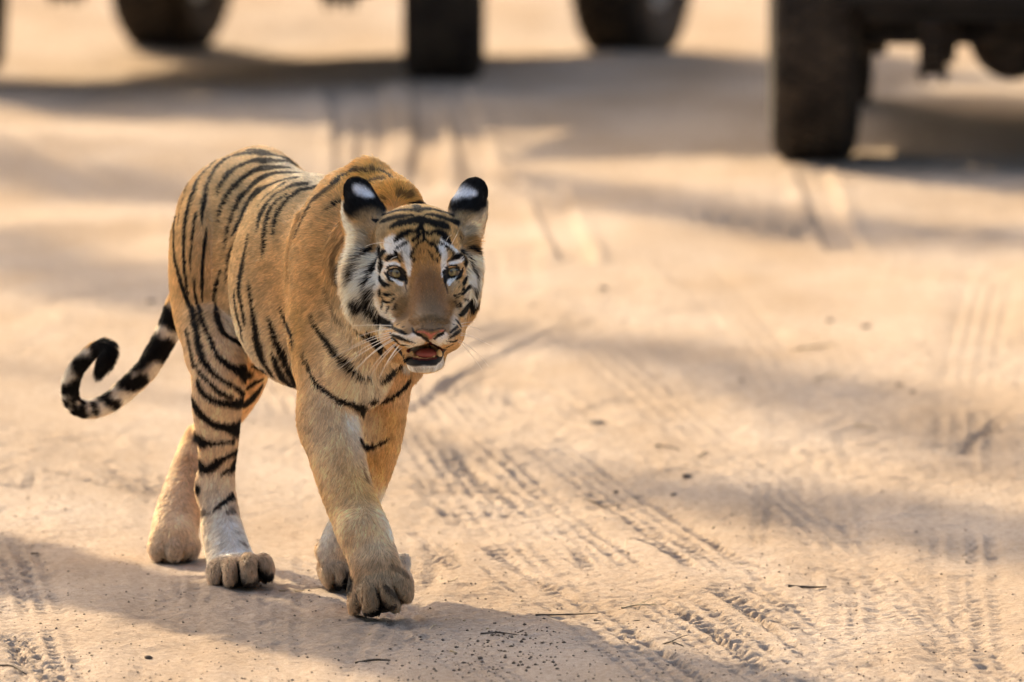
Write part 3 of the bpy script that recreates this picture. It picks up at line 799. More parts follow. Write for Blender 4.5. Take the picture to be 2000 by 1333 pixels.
# ------------------------------------------------------------------ coat: where each hair root gets its colour
FR = dict(A=(320, 280, 6.665), B=(460, 280, 6.665), C=(320, 460, 6.665), D=(440, 460, 6.665), E=(340, 640, 6.665), F=(480, 600, 6.665),
          G=(360, 820, 6.664), H=(560, 600, 5.127), T=(100, 540, 4.444), N=(300, 270, 3.1), L=(260, 650, 2.222), P=(0, 0, 1.0),
          h0=(640, 320, 3.03), h1=(650, 330, 8.33), h2=(800, 330, 8.33), h3=(660, 450, 8.33), h4=(800, 450, 8.33), h5=(690, 580, 8.33), h6=(800, 580, 8.33),
          p1=(610, 1000, 6.06), p2=(380, 980, 7.406))
BLACK = (.012, .011, .011)
STROKES = []                                     # (points xyz, radius m, softness, colour, amount)
def stroke(frame, pts, col=BLACK, soft=.35, amt=1.0, grow=1.0):
    ox, oy, s = FR[frame]
    P = np.array([(ox + p[0] / s, oy + p[1] / s, p[2] / s) for p in pts])
    if len(P) > 1:
        n = max(2, int(max(np.hypot(*(P[1:, :2] - P[:-1, :2]).T)) / 1.5))
        P = spline(P, n)
    out = []
    for x, y, r in P:
        h = BVH.ray_cast(Vector(CAMP), Vector(ray(x, y)).normalized())
        if h[0] is None or (frame == 'T' and h[0].y < 1.27) or (frame == 'h0' and h[0].y > .14): continue
        cs = abs(h[1].dot(Vector(ray(x, y)).normalized()))
        out.append((*h[0], max(r, .3) * PXM(h[0].y) * grow / max(cs, .42 if frame in ('h1', 'h2') else .75 if frame[0] == 'h' else .38)))
    if out:
        out = np.array(out)
        STROKES.append((out[:, :3], out[:, 3], soft, np.array(col), amt))

def paint(V, base):
    C = base.copy()
    for P, r, soft, col, amt in STROKES:
        m = r.max() * (1 + soft) + .004
        lo = P.min(0) - m; hi = P.max(0) + m
        ids = np.nonzero(((V > lo) & (V < hi)).all(1))[0]
        if not len(ids): continue
        best = np.full(len(ids), -9.0)
        for c0 in range(0, len(P), 40):
            d = np.sqrt(((V[ids][:, None, :] - P[None, c0:c0 + 40])**2).sum(2))
            best = np.maximum(best, (1 - d / r[None, c0:c0 + 40]).max(1))
        w = np.clip((best + soft) / max(2 * soft, 1e-3), 0, 1)
        w = (w * w * (3 - 2 * w) * amt)[:, None]
        C[ids] = C[ids] * (1 - w) + col * w
    return C
TAN, ORANGE, PALE, WHITE, CREAM = (.58, .355, .170), (.60, .29, .075), (.66, .50, .33), (.90, .88, .85), (.74, .62, .46)
BROWN, GREYB, DARKTAN = (.185, .085, .030), (.17, .115, .075), (.30, .165, .070)

def coat_patches():
    S = stroke
    # --- body, broad tones
    S('P', [(560, 690, 40), (520, 690, 30)], PALE, .8, .7)
    S('P', [(545, 735, 30), (580, 750, 20)], CREAM, .9, .6)
    S('P', [(480, 650, 40), (440, 690, 45), (420, 760, 45), (425, 850, 45)], PALE, .9, .75)
    S('P', [(460, 640, 25), (475, 660, 14)], CREAM, .9, .7)
    S('P', [(425, 960, 50), (430, 1000, 45), (440, 1050, 48), (450, 1085, 55)], (.64, .52, .38), .9, .9)
    S('P', [(458, 1030, 18), (480, 1075, 22)], WHITE, .9, .6)
    S('P', [(418, 1130, 22), (450, 1125, 24), (488, 1120, 26), (518, 1118, 22)], (.30, .22, .135), .7, .85)
    S('P', [(365, 900, 40), (345, 980, 46), (335, 1040, 50), (335, 1075, 50)], (.62, .47, .31), .9, .9)
    S('P', [(370, 900, 14), (385, 1000, 14)], DARKTAN, .9, .6)
    S('P', [(340, 1092, 16), (375, 1090, 14), (310, 1090, 14)], (.32, .24, .15), .8, .8)
    # neck and breast
    S('P', [(640, 470, 40), (640, 560, 50), (650, 640, 50)], (.56, .33, .14), .9, .7)
    S('P', [(690, 700, 50), (690, 650, 40), (720, 760, 45)], (.70, .54, .36), .9, .8)
    S('P', [(715, 745, 16), (712, 785, 14)], (.88, .76, .60), .9, .8)
    S('P', [(640, 740, 40), (660, 790, 30)], (.68, .52, .34), .9, .7)
    S('P', [(580, 620, 14), (582, 720, 14), (588, 800, 16), (600, 870, 16), (640, 980, 16)], (.56, .33, .12), .9, .6)
    # forelegs
    S('P', [(650, 850, 50), (680, 960, 46), (720, 1050, 44), (740, 1110, 46)], (.68, .50, .30), .8, .8)
    S('P', [(690, 830, 12), (700, 880, 10), (735, 960, 10), (760, 1030, 12), (795, 1095, 14)], (0.86, 0.75, 0.62), .9, .8)
    S('P', [(705, 1165, 26), (735, 1165, 28), (765, 1155, 26), (790, 1145, 22)], (.29, .205, .115), .7, .85)
    S('P', [(760, 830, 30), (735, 900, 34), (720, 960, 30)], (.60, .35, .12), .8, .8)
    S('P', [(720, 820, 14), (715, 850, 14)], (.75, .6, .4), .9, .7)
    S('P', [(640, 1040, 20), (640, 1080, 22)], (.82, .73, .62), .8, .9)
    S('P', [(660, 1115, 22), (670, 1135, 22)], (.30, .23, .145), .7, .9)
    # withers orange
    S('P', [(690, 370, 36), (730, 335, 34), (770, 365, 30), (800, 390, 22)], (.68, .34, .075), .8, .9)
    # back greyer and paler along the spine
    S('P', [(560, 318, 16), (590, 340, 14), (612, 358, 10)], (.72, .66, .56), .9, .8)
    S('P', [(470, 330, 40), (540, 380, 40), (500, 400, 40)], (.64, .46, .26), .9, .6)
    # tail
    S('T', [(1100, 200, 70), (1060, 360, 120), (940, 620, 120), (720, 920, 120), (530, 1080, 110), (330, 1140, 100), (190, 1110, 90), (150, 1000, 90), (180, 860, 90), (300, 720, 80)], (.80, .73, .63), .3, 1)
    S('T', [(430, 600, 80), (500, 620, 80), (490, 700, 80), (430, 830, 70)], BLACK, .3, 1)
    # --- head, broad tones
    S('h0', [(560, 330, 200), (540, 400, 160)], (.58, .36, .15), .6, .9)
    S('h0', [(180, 500, 60), (250, 560, 90), (200, 700, 110), (200, 850, 100), (300, 900, 110), (350, 760, 90), (300, 640, 60)], (.90, .80, .66), .6, .95)
    S('h0', [(850, 560, 60), (860, 700, 60), (820, 820, 60), (780, 740, 40)], (.86, .75, .60), .6, .95)
    S('h0', [(330, 900, 60), (300, 700, 30)], (.88, .80, .70), .8, .7)
    S('h0', [(330, 780, 60), (400, 800, 60), (390, 720, 50)], (.56, .33, .14), .7, .9)
    S('h0', [(770, 780, 45), (800, 700, 30)], (.56, .33, .14), .7, .9)
    S('h0', [(270, 440, 60)], (.36, .20, .075), .7, .8)
    S('h0', [(830, 440, 45)], (.34, .19, .075), .7, .8)
    S('h0', [(575, 520, 70), (580, 600, 85), (585, 700, 100)], (.42, .22, .075), .6, .9)
    S('h0', [(595, 720, 110), (600, 800, 130), (600, 880, 130)], (.215, .105, .040), .5, .95)
    S('h0', [(450, 830, 50), (440, 900, 50), (745, 850, 40), (750, 900, 40)][:2], (.26, .145, .06), .6, .9)
    S('h0', [(740, 840, 36), (745, 910, 36)], (.25, .13, .05), .6, .9)
    S('h0', [(600, 850, 75), (605, 930, 95), (605, 965, 85)], (.20, .13, .070), .7, .8)
    # white of brow, eyes, muzzle, chin
    S('h3', [(800, 230, 60), (880, 180, 60), (960, 230, 80), (1080, 290, 90), (1130, 420, 70), (1150, 560, 50), (1165, 720, 34)], WHITE, .45)
    S('h3', [(820, 320, 60), (880, 330, 60), (960, 330, 60)], WHITE, .5)
    S('h3', [(750, 540, 24), (830, 555, 30), (920, 545, 26), (1000, 570, 24)], (0.86, 0.83, 0.78), .5)
    S('h3', [(790, 650, 16), (820, 720, 20), (880, 800, 22), (960, 845, 28), (1030, 880, 34)], WHITE, .4)
    S('h4', [(510, 310, 60), (555, 420, 50), (550, 600, 40), (530, 750, 24)], WHITE, .45)
    S('h4', [(540, 190, 40), (640, 250, 60), (740, 350, 60), (700, 300, 60)], WHITE, .5)
    S('h4', [(650, 550, 20), (740, 520, 32), (840, 490, 26)], (0.86, 0.83, 0.78), .5)
    S('h4', [(825, 640, 14), (790, 740, 18), (710, 800, 24), (640, 840, 34), (640, 890, 20)], WHITE, .4)
    S('h4', [(960, 1030, 50), (930, 1090, 40)], (.64, .52, .40), .6)
    S('h5', [(640, 595, 22), (720, 620, 26), (850, 650, 34), (980, 690, 64), (1110, 740, 80)], (0.86, 0.75, 0.62), .5)
    S('h5', [(780, 740, 40), (950, 810, 60), (1100, 810, 60)], (0.83, 0.70, 0.55), .5)
    S('h5', [(985, 640, 50), (1050, 680, 50)], (.90, .88, .84), .6)
    S('h6', [(400, 760, 70), (500, 690, 60), (580, 620, 40), (560, 730, 60)], (0.86, 0.75, 0.62), .5)
    S('h6', [(510, 640, 50), (450, 700, 40)], (.90, .88, .84), .6)
    S('h6', [(60, 700, 50), (180, 770, 60), (60, 800, 60)], (0.86, 0.75, 0.62), .5)
    S('h5', [(620, 330, 40), (650, 380, 30), (520, 150, 40)], (0.81, 0.65, 0.49), .6)
    S('h5', [(150, 250, 80), (200, 350, 70)], (0.86, 0.69, 0.52), .7)
    S('h5', [(850, 1130, 60), (1000, 1160, 70), (1200, 1170, 80)], (0.86, 0.78, 0.68), .6)
    S('h6', [(300, 1160, 80), (480, 1110, 60), (540, 1010, 40)], (0.88, 0.82, 0.73), .6)
    S('h6', [(140, 1230, 70), (260, 1250, 70)], (.48, .34, .20), .7, .7)
    S('h5', [(300, 480, 60), (420, 540, 50), (300, 610, 40)], (.62, .44, .24), .7)
    S('h4', [(1000, 1100, 40), (960, 1250, 50)], (.80, .68, .52), .7, .8)
    S('h6', [(760, 250, 50), (700, 640, 40), (640, 760, 40)], (.74, .60, .44), .7, .7)
    S('h3', [(430, 700, 60), (420, 850, 70), (600, 900, 50), (560, 700, 30)], (.95, .90, .82), .6, .8)
    S('h3', [(60, 800, 60), (100, 950, 70), (150, 1100, 60)], (.95, .88, .76), .6, .8)
    S('h4', [(1000, 700, 40), (980, 820, 40), (1060, 650, 26), (1070, 850, 30)], (.93, .87, .78), .6, .8)
    # ears
    S('h0', [(190, 200, 125), (165, 160, 90), (280, 255, 62), (220, 280, 60), (325, 255, 26)], (.012, .012, .013), .25)
    S('h0', [(845, 180, 130), (775, 235, 50), (900, 220, 80), (850, 240, 70)], (.012, .012, .013), .25)
    S('h0', [(330, 385, 60), (260, 395, 85), (200, 400, 60)], (.40, .28, .16), .4)
    S('h0', [(760, 345, 45), (830, 370, 70), (880, 350, 40)], (.38, .27, .15), .4)
    S('h0', [(830, 450, 55), (850, 500, 30)], (.36, .20, .08), .5)
    S('h0', [(275, 450, 50), (260, 500, 30)], (.42, .24, .10), .5)
    S('h0', [(88, 150, 14), (88, 230, 16), (100, 320, 24), (130, 400, 40), (160, 480, 50)], (.88, .76, .60), .5)
    S('h0', [(948, 230, 20), (930, 300, 26), (900, 360, 40), (860, 400, 40)], (.66, .52, .36), .6)
    S('h1', [(390, 315, 56), (470, 370, 76), (570, 410, 58), (640, 440, 26)], (.72, .74, .78), .75)
    S('h2', [(720, 460, 26), (820, 400, 68), (930, 400, 72), (1040, 400, 48)], (.72, .74, .78), .75)

def coat_stripes_toe_shade():
    def K(f, *pts, col=BLACK, soft=.35, amt=1.0): stroke(f, pts, col, soft, amt, 1.32 if f in ('h1', 'h2') else 1.12 if f[0] == 'h' else 1.4 if f == 'B' else .92 if f in 'DFH' else 1.1)
    # ---- rump and back
    K('A', (650, 380, 9), (700, 310, 14), (800, 220, 22), (900, 170, 26), (1050, 140, 24), (1200, 130, 26), (1333, 145, 26))
    K('B', (400, 150, 26), (520, 170, 24), (640, 200, 14), (760, 240, 10), (880, 320, 8), (930, 380, 4))
    K('B', (150, 95, 12), (300, 95, 12), (420, 120, 10))
    K('A', (660, 370, 10), (620, 440, 12), (580, 530, 14), (550, 640, 16), (530, 750, 18), (510, 870, 16), (495, 1000, 10), (500, 1050, 4))
    K('A', (1333, 225, 24), (1200, 225, 24), (1080, 265, 22), (980, 310, 22), (880, 370, 24), (800, 470, 22), (740, 560, 18), (710, 640, 10), (695, 700, 4))
    K('B', (400, 235, 24), (520, 240, 26), (640, 240, 20), (740, 265, 14), (840, 305, 10), (930, 370, 5))
    K('B', (700, 330, 18), (560, 320, 20), (400, 325, 18), (280, 345, 18), (180, 400, 20), (80, 480, 20), (0, 560, 22))
    K('A', (933, 560, 24), (860, 640, 24), (800, 740, 20), (750, 840, 18), (725, 940, 14), (720, 1020, 6))
    K('B', (860, 400, 10), (740, 390, 18), (600, 390, 16), (480, 410, 16), (350, 455, 18), (240, 530, 18), (150, 620, 20), (60, 720, 18), (0, 830, 16))
    K('A', (933, 850, 20), (890, 940, 18), (865, 1040, 14), (830, 1130, 14), (810, 1240, 12), (805, 1330, 10), (800, 1400, 5))
    K('B', (800, 460, 16), (700, 470, 20), (580, 500, 14), (460, 550, 14), (350, 610, 20), (250, 650, 18), (170, 760, 16), (110, 880, 16), (60, 1000, 16), (10, 1110, 16), (-40, 1200, 8))
    K('B', (330, 640, 14), (260, 690, 10), (205, 770, 5))
    K('B', (900, 540, 20), (780, 550, 24), (690, 590, 16), (590, 640, 10), (500, 690, 10), (430, 770, 14), (370, 870, 16), (330, 970, 14), (305, 1080, 8), (290, 1150, 3))
    K('B', (650, 520, 14), (560, 580, 10), (480, 640, 10), (390, 710, 8), (300, 820, 4))
    K('B', (660, 680, 8), (560, 750, 12), (480, 830, 14), (430, 950, 14), (400, 1060, 14), (385, 1180, 14), (382, 1300, 14), (370, 1400, 12), (360, 1470, 5))
    K('B', (1090, 555, 20), (960, 590, 16), (840, 620, 14), (760, 680, 14), (680, 740, 12), (610, 830, 14), (550, 920, 16), (515, 1030, 14), (495, 1150, 10), (488, 1270, 4))
    K('B', (1333, 500, 12), (1230, 580, 20), (1120, 670, 20), (1020, 740, 18), (950, 850, 14), (890, 970, 12), (830, 1100, 8), (770, 1250, 4), amt=.9)
    K('B', (1333, 770, 18), (1260, 830, 16), (1180, 890, 6))
    K('B', (1240, 1060, 12), (1150, 1140, 8), amt=.35)
    K('A', (760, 190, 5), (680, 240, 10), (600, 310, 14), (520, 390, 16), (450, 480, 20), (410, 590, 18), (370, 720, 18), (330, 850, 18), (300, 980, 18), (280, 1120, 18), (275, 1300, 17), (270, 1450, 17), (280, 1650, 18), (300, 1820, 14), (330, 1960, 5))
    K('A', (380, 450, 6), (310, 560, 8), (275, 680, 10), (250, 780, 8), (215, 900, 8), (200, 1040, 5))
    K('A', (340, 480, 4), (260, 600, 8), (200, 720, 10), (170, 870, 14), (150, 1020, 16), (145, 1180, 18), (140, 1330, 18), (150, 1480, 18), (190, 1650, 20), (230, 1800, 24), (280, 1950, 28), (330, 2100, 26), (390, 2240, 26), (430, 2380, 28))
    K('A', (200, 650, 6), (140, 850, 8), (110, 1000, 8), (95, 1150, 6))
    K('A', (430, 900, 10), (405, 1030, 14), (385, 1180, 14), (370, 1330, 14), (355, 1480, 10), (360, 1650, 6))
    K('A', (560, 1100, 8), (545, 1200, 16), (530, 1330, 22), (510, 1500, 20), (500, 1650, 22), (500, 1820, 20), (500, 1980, 12), (515, 2100, 6))
    K('C', (400, 560, 12), (410, 750, 14), (440, 900, 20), (490, 1050, 18), (550, 1200, 18), (598, 1330, 16), (633, 1430, 20))
    # ---- right hind leg
    K('E', (300, 0, 28), (310, 100, 28), (335, 260, 32), (390, 420, 36), (470, 540, 36), (580, 640, 30), (700, 720, 24), (820, 790, 20), (910, 860, 14))
    K('E', (465, 130, 16), (500, 230, 20), (560, 350, 26), (640, 440, 36), (740, 510, 44), (850, 560, 48), (960, 610, 48))
    K('C', (745, 450, 8), (720, 560, 14), (680, 680, 18), (665, 830, 20), (680, 980, 22), (710, 1120, 24), (770, 1260, 26), (850, 1330, 24), (960, 1390, 26), (1023, 1405, 20))
    K('E', (170, 20, 10), (210, 200, 14), (240, 350, 16), (265, 480, 16))
    K('E', (300, 480, 14), (330, 560, 16), (430, 680, 24), (540, 790, 26), (640, 860, 28), (740, 900, 30))
    K('E', (310, 680, 20), (350, 800, 34), (430, 890, 40), (540, 950, 40), (680, 980, 38), (800, 980, 36), (890, 960, 34))
    K('E', (250, 960, 40), (310, 1070, 40), (400, 1170, 42), (500, 1240, 46), (620, 1280, 48), (740, 1300, 50), (850, 1310, 50))
    K('G', (150, 170, 14), (190, 260, 40), (280, 290, 36), (400, 300, 30), (520, 290, 26), (640, 280, 18))
    K('G', (215, 600, 40), (300, 640, 44), (400, 580, 50), (500, 500, 36), (600, 450, 28), (680, 410, 20))
    K('G', (480, 720, 12), (540, 670, 24), (600, 640, 26), (660, 600, 30))
    K('G', (655, 530, 24)); K('G', (185, 420, 14), (195, 480, 10)); K('G', (175, 900, 28)); K('G', (680, 890, 22))
    K('G', (390, 1170, 18), (480, 1110, 28), (560, 1050, 28), (630, 1000, 24))
    K('G', (230, 1215, 20), (330, 1220, 16), amt=.8); K('G', (560, 1210, 22), (640, 1180, 24), amt=.8)
    K('p2', (670, 590, 14), (710, 620, 20), amt=.8)
    K('p2', (650, 920, 26), (660, 1050, 36), (680, 1180, 44)); K('p2', (405, 960, 8), (395, 1080, 10), (380, 1200, 16)); K('p2', (900, 900, 14), (930, 1000, 24), (1010, 1080, 34), (1100, 1110, 30)); K('p2', (560, 1210, 30), (800, 1190, 30), (950, 1160, 30), (1090, 1140, 26), amt=.9)  # shade in the toe gaps and under the hind paw, painted black
    K('p1', (640, 1240, 24), (760, 1190, 36), (900, 1140, 30)); K('p1', (740, 900, 10), (780, 990, 12), (840, 1080, 26), (960, 1120, 26), amt=.85); K('p1', (860, 880, 20), (940, 960, 22), (1020, 1040, 20), amt=.8); K('p1', (535, 980, 7), (535, 1100, 9), (545, 1200, 12), amt=.8)  # likewise dark shade painted between and beneath the fore toes
    K('p1', (940, 640, 26), (1030, 690, 24), (1120, 760, 16), amt=.55); K('p1', (230, 910, 26), (340, 890, 36), (450, 860, 46)); K('p1', (400, 720, 22), (450, 790, 34), amt=.8)
    # ---- left hind leg
    K('E', (1060, 500, 36), (1140, 540, 30), (1190, 550, 14)); K('E', (950, 780, 14), (1040, 720, 26), (1130, 670, 20))
    K('E', (900, 1020, 22), (1000, 940, 30), (1080, 840, 26), (1140, 740, 14)); K('E', (880, 1210, 22), (930, 1150, 12))
    # ---- flank
    K('D', (310, 0, 12), (280, 150, 14), (250, 300, 22), (220, 450, 28), (195, 600, 32), (195, 750, 28), (220, 900, 22), (245, 1020, 20), (260, 1130, 14), (265, 1170, 4))
    K('D', (135, 690, 8), (130, 800, 18), (145, 930, 26), (175, 1080, 26), (210, 1200, 20), (240, 1333, 14), (270, 1380, 8))
    K('D', (315, 585, 8), (325, 700, 22), (345, 850, 22), (370, 1000, 26), (395, 1140, 32), (420, 1333, 36))
    K('F', (110, 200, 30), (150, 350, 45), (185, 500, 45), (220, 650, 36), (290, 770, 30), (350, 870, 22), (390, 910, 8))
    K('D', (570, 1050, 8), (600, 1150, 24), (640, 1280, 34)); K('F', (310, 130, 10), (350, 280, 30), (400, 430, 40), (460, 560, 44), (510, 680, 36), (560, 800, 26), (620, 900, 24), (660, 1000, 20))
    K('F', (360, 570, 12), (400, 680, 26), (450, 820, 30), (510, 930, 34), (590, 1000, 30), (670, 1060, 20))
    K('D', (715, 940, 12), (760, 1060, 20), (810, 1180, 24), (860, 1310, 22)); K('F', (460, 60, 14), (530, 200, 22), (590, 330, 24), (620, 450, 16), (640, 540, 8))
    K('D', (100, 130, 8), (60, 230, 20), (35, 350, 16), (20, 480, 8), (15, 600, 5)); K('D', (60, 960, 5), (100, 1080, 7))
    # ---- shoulder, breast, forelegs
    K('F', (740, 540, 8), (780, 690, 18), (830, 820, 22), (900, 980, 22), (960, 1050, 26), (1050, 1120, 36), (1160, 1170, 42), (1300, 1220, 46))
    K('H', (560, 925, 36), (640, 945, 30), (720, 970, 34), (750, 1000, 34), (768, 1040, 26), (775, 1090, 8))
    K('F', (850, 90, 10), (900, 230, 20), (1000, 370, 28), (1100, 490, 34), (1200, 610, 38), (1300, 720, 42)); K('H', (590, 555, 34), (640, 610, 34), (690, 670, 28), (750, 705, 16), (850, 715, 6))
    K('F', (1090, 20, 8), (1170, 140, 10), (1270, 250, 10), amt=.55)
    K('H', (700, 120, 16), (730, 200, 28), (790, 245, 26), (850, 300, 30), (910, 370, 28), (930, 430, 18))
    K('H', (820, 230, 18), (880, 290, 22), (940, 350, 24), (975, 390, 12))
    K('H', (940, 740, 12), (1000, 690, 26), (1060, 650, 26), (1140, 600, 18)); K('H', (830, 920, 12), (940, 945, 22), (1040, 910, 26), (1130, 850, 26), (1200, 780, 24), (1235, 710, 12))
    K('L', (985, 465, 5), (1000, 492, 9), (1030, 495, 9), (1070, 480, 7), (1110, 462, 4)); K('L', (1000, 590, 4), (1012, 640, 4), amt=.6)
    K('N', (1165, 600, 10), (1110, 680, 16), (1090, 760, 16), (1100, 850, 14), (1140, 890, 10), amt=.6); K('N', (1170, 720, 20), (1130, 800, 24), (1120, 850, 14), amt=.85)
    K('N', (1040, 920, 6), (1070, 1020, 8), (1120, 1090, 8), (1160, 1140, 5), amt=.6)
    # ---- withers and nape
    K('h1', (400, 60, 16), (560, 30, 22), (700, 20, 22), (800, 50, 16), (900, 100, 12), (960, 160, 8), amt=.85)
    K('h1', (480, 230, 20), (620, 190, 26), (760, 165, 24), (840, 180, 12), amt=.75); K('h1', (1060, 430, 30), (1110, 380, 44), (1200, 440, 36), (1280, 400, 26), amt=.7)
    K('h1', (780, 500, 30), (830, 480, 26), amt=.6); K('h1', (0, 260, 18), (100, 170, 20), (250, 110, 22), (380, 30, 18)); K('h1', (0, 620, 12), (60, 570, 16), (120, 520, 12))
    # ---- tail rings
    for a, b, c in (((985, 330, 50), (1060, 400, 62), (1140, 420, 56)), ((850, 610, 60), (920, 660, 62), (1010, 640, 60)), ((640, 900, 50), (700, 940, 56), (800, 900, 50)),
                    ((460, 1030, 30), (500, 1080, 36), (570, 1110, 34)), ((370, 1110, 24), (385, 1150, 26), (400, 1190, 20)), ((280, 1100, 24), (275, 1150, 28), (280, 1200, 26)),
                    ((205, 1090, 16), (210, 1140, 20), (220, 1190, 16)), ((240, 1065, 12), (170, 1080, 16), (140, 1120, 14)), ((130, 1000, 34), (180, 980, 40), (230, 970, 36)),
                    ((215, 770, 40), (260, 790, 44), (310, 810, 40)), ((365, 610, 34), (390, 650, 34), (400, 690, 24))):
        K('T', a, b, c, soft=.25)
    K('T', (760, 750, 40))
    # ---- forehead
    K('h1', (840, 750, 16), (960, 710, 20), (1100, 680, 20), (1230, 675, 20), (1333, 680, 20)); K('h1', (790, 870, 16), (900, 840, 24), (1040, 800, 26), (1180, 785, 22), (1300, 770, 12))
    K('h1', (960, 960, 20), (1060, 910, 40), (1200, 880, 44), (1333, 850, 44)); K('h1', (1020, 1190, 20), (1090, 1130, 36), (1180, 1080, 40), (1260, 1050, 28), (1400, 1060, 20))
    K('h1', (1040, 1320, 10), (1130, 1265, 14), (1220, 1210, 18)); K('h1', (650, 830, 16), (720, 850, 24))
    K('h2', (80, 680, 24), (200, 665, 26), (330, 660, 22), (460, 690, 18), (580, 720, 16), (660, 750, 28)); K('h2', (0, 575, 14), (100, 570, 22), (200, 580, 22), (320, 570, 12)); K('h2', (110, 600, 26), (140, 690, 24))
    K('h2', (260, 760, 10), (380, 765, 20), (500, 800, 24), (620, 840, 24), (720, 880, 24), (790, 870, 26))
    K('h2', (0, 870, 36), (100, 850, 44), (180, 830, 44), (300, 870, 44), (430, 910, 46), (580, 940, 40)); K('h2', (170, 830, 40), (185, 910, 34))
    K('h2', (90, 1050, 24), (160, 1010, 24), (190, 940, 16)); K('h2', (190, 930, 14), (230, 1030, 16), (300, 1080, 24), (350, 1090, 16)); K('h2', (215, 1000, 16), (230, 1100, 18), (230, 1180, 12))
    K('h2', (370, 1050, 18), (480, 1060, 34), (560, 1110, 44), (620, 1170, 34), (650, 1220, 14)); K('h2', (60, 1190, 20), (130, 1140, 28), (180, 1080, 20))
    K('h4', (400, 190, 12), (500, 230, 20), (590, 280, 20), (640, 320, 14)); K('h4', (260, 180, 20), (340, 240, 24), (410, 290, 24), (460, 370, 22), (500, 450, 14))
    K('h4', (220, 200, 16), (130, 250, 18), (100, 310, 16), (60, 370, 24), (35, 430, 20), (20, 470, 8)); K('h4', (90, 470, 16), (70, 520, 14)); K('h4', (430, 470, 18), (460, 520, 10))
    K('h4', (300, 360, 14), (350, 420, 18), (400, 510, 8), amt=.85); K('h4', (235, 350, 10), (230, 410, 6), amt=.6); K('h4', (180, 330, 10), (165, 400, 6), amt=.6)
    # ---- right side of the picture: the left eye and cheek
    K('h4', (590, 310, 14), (650, 350, 14), (690, 410, 20), (680, 470, 22), (620, 510, 12), amt=.9); K('h4', (700, 470, 22), (770, 440, 30), (830, 420, 24)); K('h4', (880, 360, 50))
    K('h4', (850, 420, 24), (890, 500, 26), (920, 600, 22), (935, 700, 14), (920, 780, 16), (890, 850, 26), (850, 900, 18)); K('h4', (860, 620, 16), (850, 700, 20), (800, 770, 20), (740, 820, 10))
    K('h4', (950, 440, 22), (990, 530, 28), (1020, 630, 30), (1035, 740, 16), (1030, 850, 14), (1020, 910, 28), (1030, 1000, 24), (1020, 1040, 12))
    K('h4', (1000, 300, 30), (1060, 370, 30), (1100, 450, 24), (1125, 560, 24), (1120, 680, 18), (1120, 760, 10)); K('h4', (1020, 920, 24), (950, 940, 24), (900, 1000, 20), (850, 1050, 18), (790, 1040, 8))
    K('h4', (870, 960, 28), (840, 1000, 14)); K('h4', (590, 610, 16), (680, 575, 12), (770, 590, 14), (800, 640, 18), (780, 710, 30), (700, 760, 30), (620, 745, 34), (580, 790, 34), (575, 850, 20))
    K('h4', (560, 760, 20), (570, 850, 20), (600, 950, 14), (620, 1040, 6), amt=.85)
    K('h4', (720, 1060, 10), (760, 1110, 14)); K('h4', (760, 1060, 10), (800, 1100, 10)); K('h4', (720, 1170, 12), (750, 1230, 16), (770, 1280, 16)); K('h4', (810, 1220, 34))
    K('h4', (880, 1140, 16), (940, 1150, 16)); K('h4', (860, 1320, 20), (950, 1220, 40), (1040, 1150, 50), (1080, 1060, 26), (1100, 1000, 14)); K('h4', (790, 940, 12)); K('h4', (800, 850, 10)); K('h4', (820, 130, 16), (850, 170, 10))
    # ---- left side of the picture: the right eye and cheek
    K('h3', (1060, 350, 12), (1050, 440, 18), (1060, 510, 8), col=(.10, .06, .03), amt=.85); K('h3', (950, 370, 20), (980, 430, 26), (1020, 520, 14)); K('h3', (800, 490, 16), (870, 450, 26), (950, 440, 24))
    K('h3', (690, 290, 30), (660, 380, 40), (720, 400, 60), (780, 370, 22)); K('h3', (710, 480, 30), (700, 560, 36), (690, 640, 24), (670, 700, 8))
    K('h3', (620, 460, 16), (570, 540, 30), (530, 640, 34), (505, 760, 30), (500, 900, 26), (500, 1010, 30), (495, 1100, 26)); K('h3', (540, 250, 16), (490, 300, 28), (420, 370, 36), (370, 470, 30), (350, 580, 34), (345, 680, 48), (310, 760, 30), (270, 830, 12))
    K('h3', (760, 690, 14), (810, 760, 18), (860, 830, 16), (920, 860, 8)); K('h3', (670, 740, 16), (690, 810, 22), (740, 870, 28), (800, 910, 28), (860, 915, 12))
    K('h3', (690, 1030, 44)); K('h3', (760, 1050, 14), (840, 1065, 18), (910, 1055, 10)); K('h3', (940, 1100, 10), (890, 1150, 14), (850, 1190, 10)); K('h3', (750, 1110, 10), (770, 1165, 16), (830, 1180, 14))
    K('h3', (560, 1000, 16), (590, 1060, 14)); K('h3', (555, 850, 6), (560, 950, 8), amt=.7); K('h3', (360, 1100, 50), (390, 1160, 60), (450, 1190, 40), (340, 1240, 20))
    K('h3', (520, 1100, 26), (520, 1200, 30), (560, 1280, 34)); K('h3', (720, 1060, 10), (740, 1180, 16), (720, 1280, 14)); K('h3', (960, 1210, 10), (940, 1290, 20)); K('h3', (840, 1270, 24), (800, 1333, 16))
    K('h3', (230, 1000, 30), (220, 1080, 20), amt=.45); K('h3', (790, 620, 12), (880, 580, 14), (970, 590, 12), (1050, 640, 20), (1090, 720, 30), (1110, 800, 34), (1120, 860, 20))
    K('h3', (835, 640, 18), (855, 700, 24), (900, 750, 28), (980, 780, 32), (1060, 800, 36)); K('h3', (1090, 880, 16), (1130, 1000, 8), amt=.7)
    K('h5', (250, 170, 30), (330, 260, 46), (400, 340, 56), (480, 390, 46), (560, 430, 40), (620, 480, 34)); K('h5', (80, 390, 30), (120, 510, 34), (210, 580, 30))
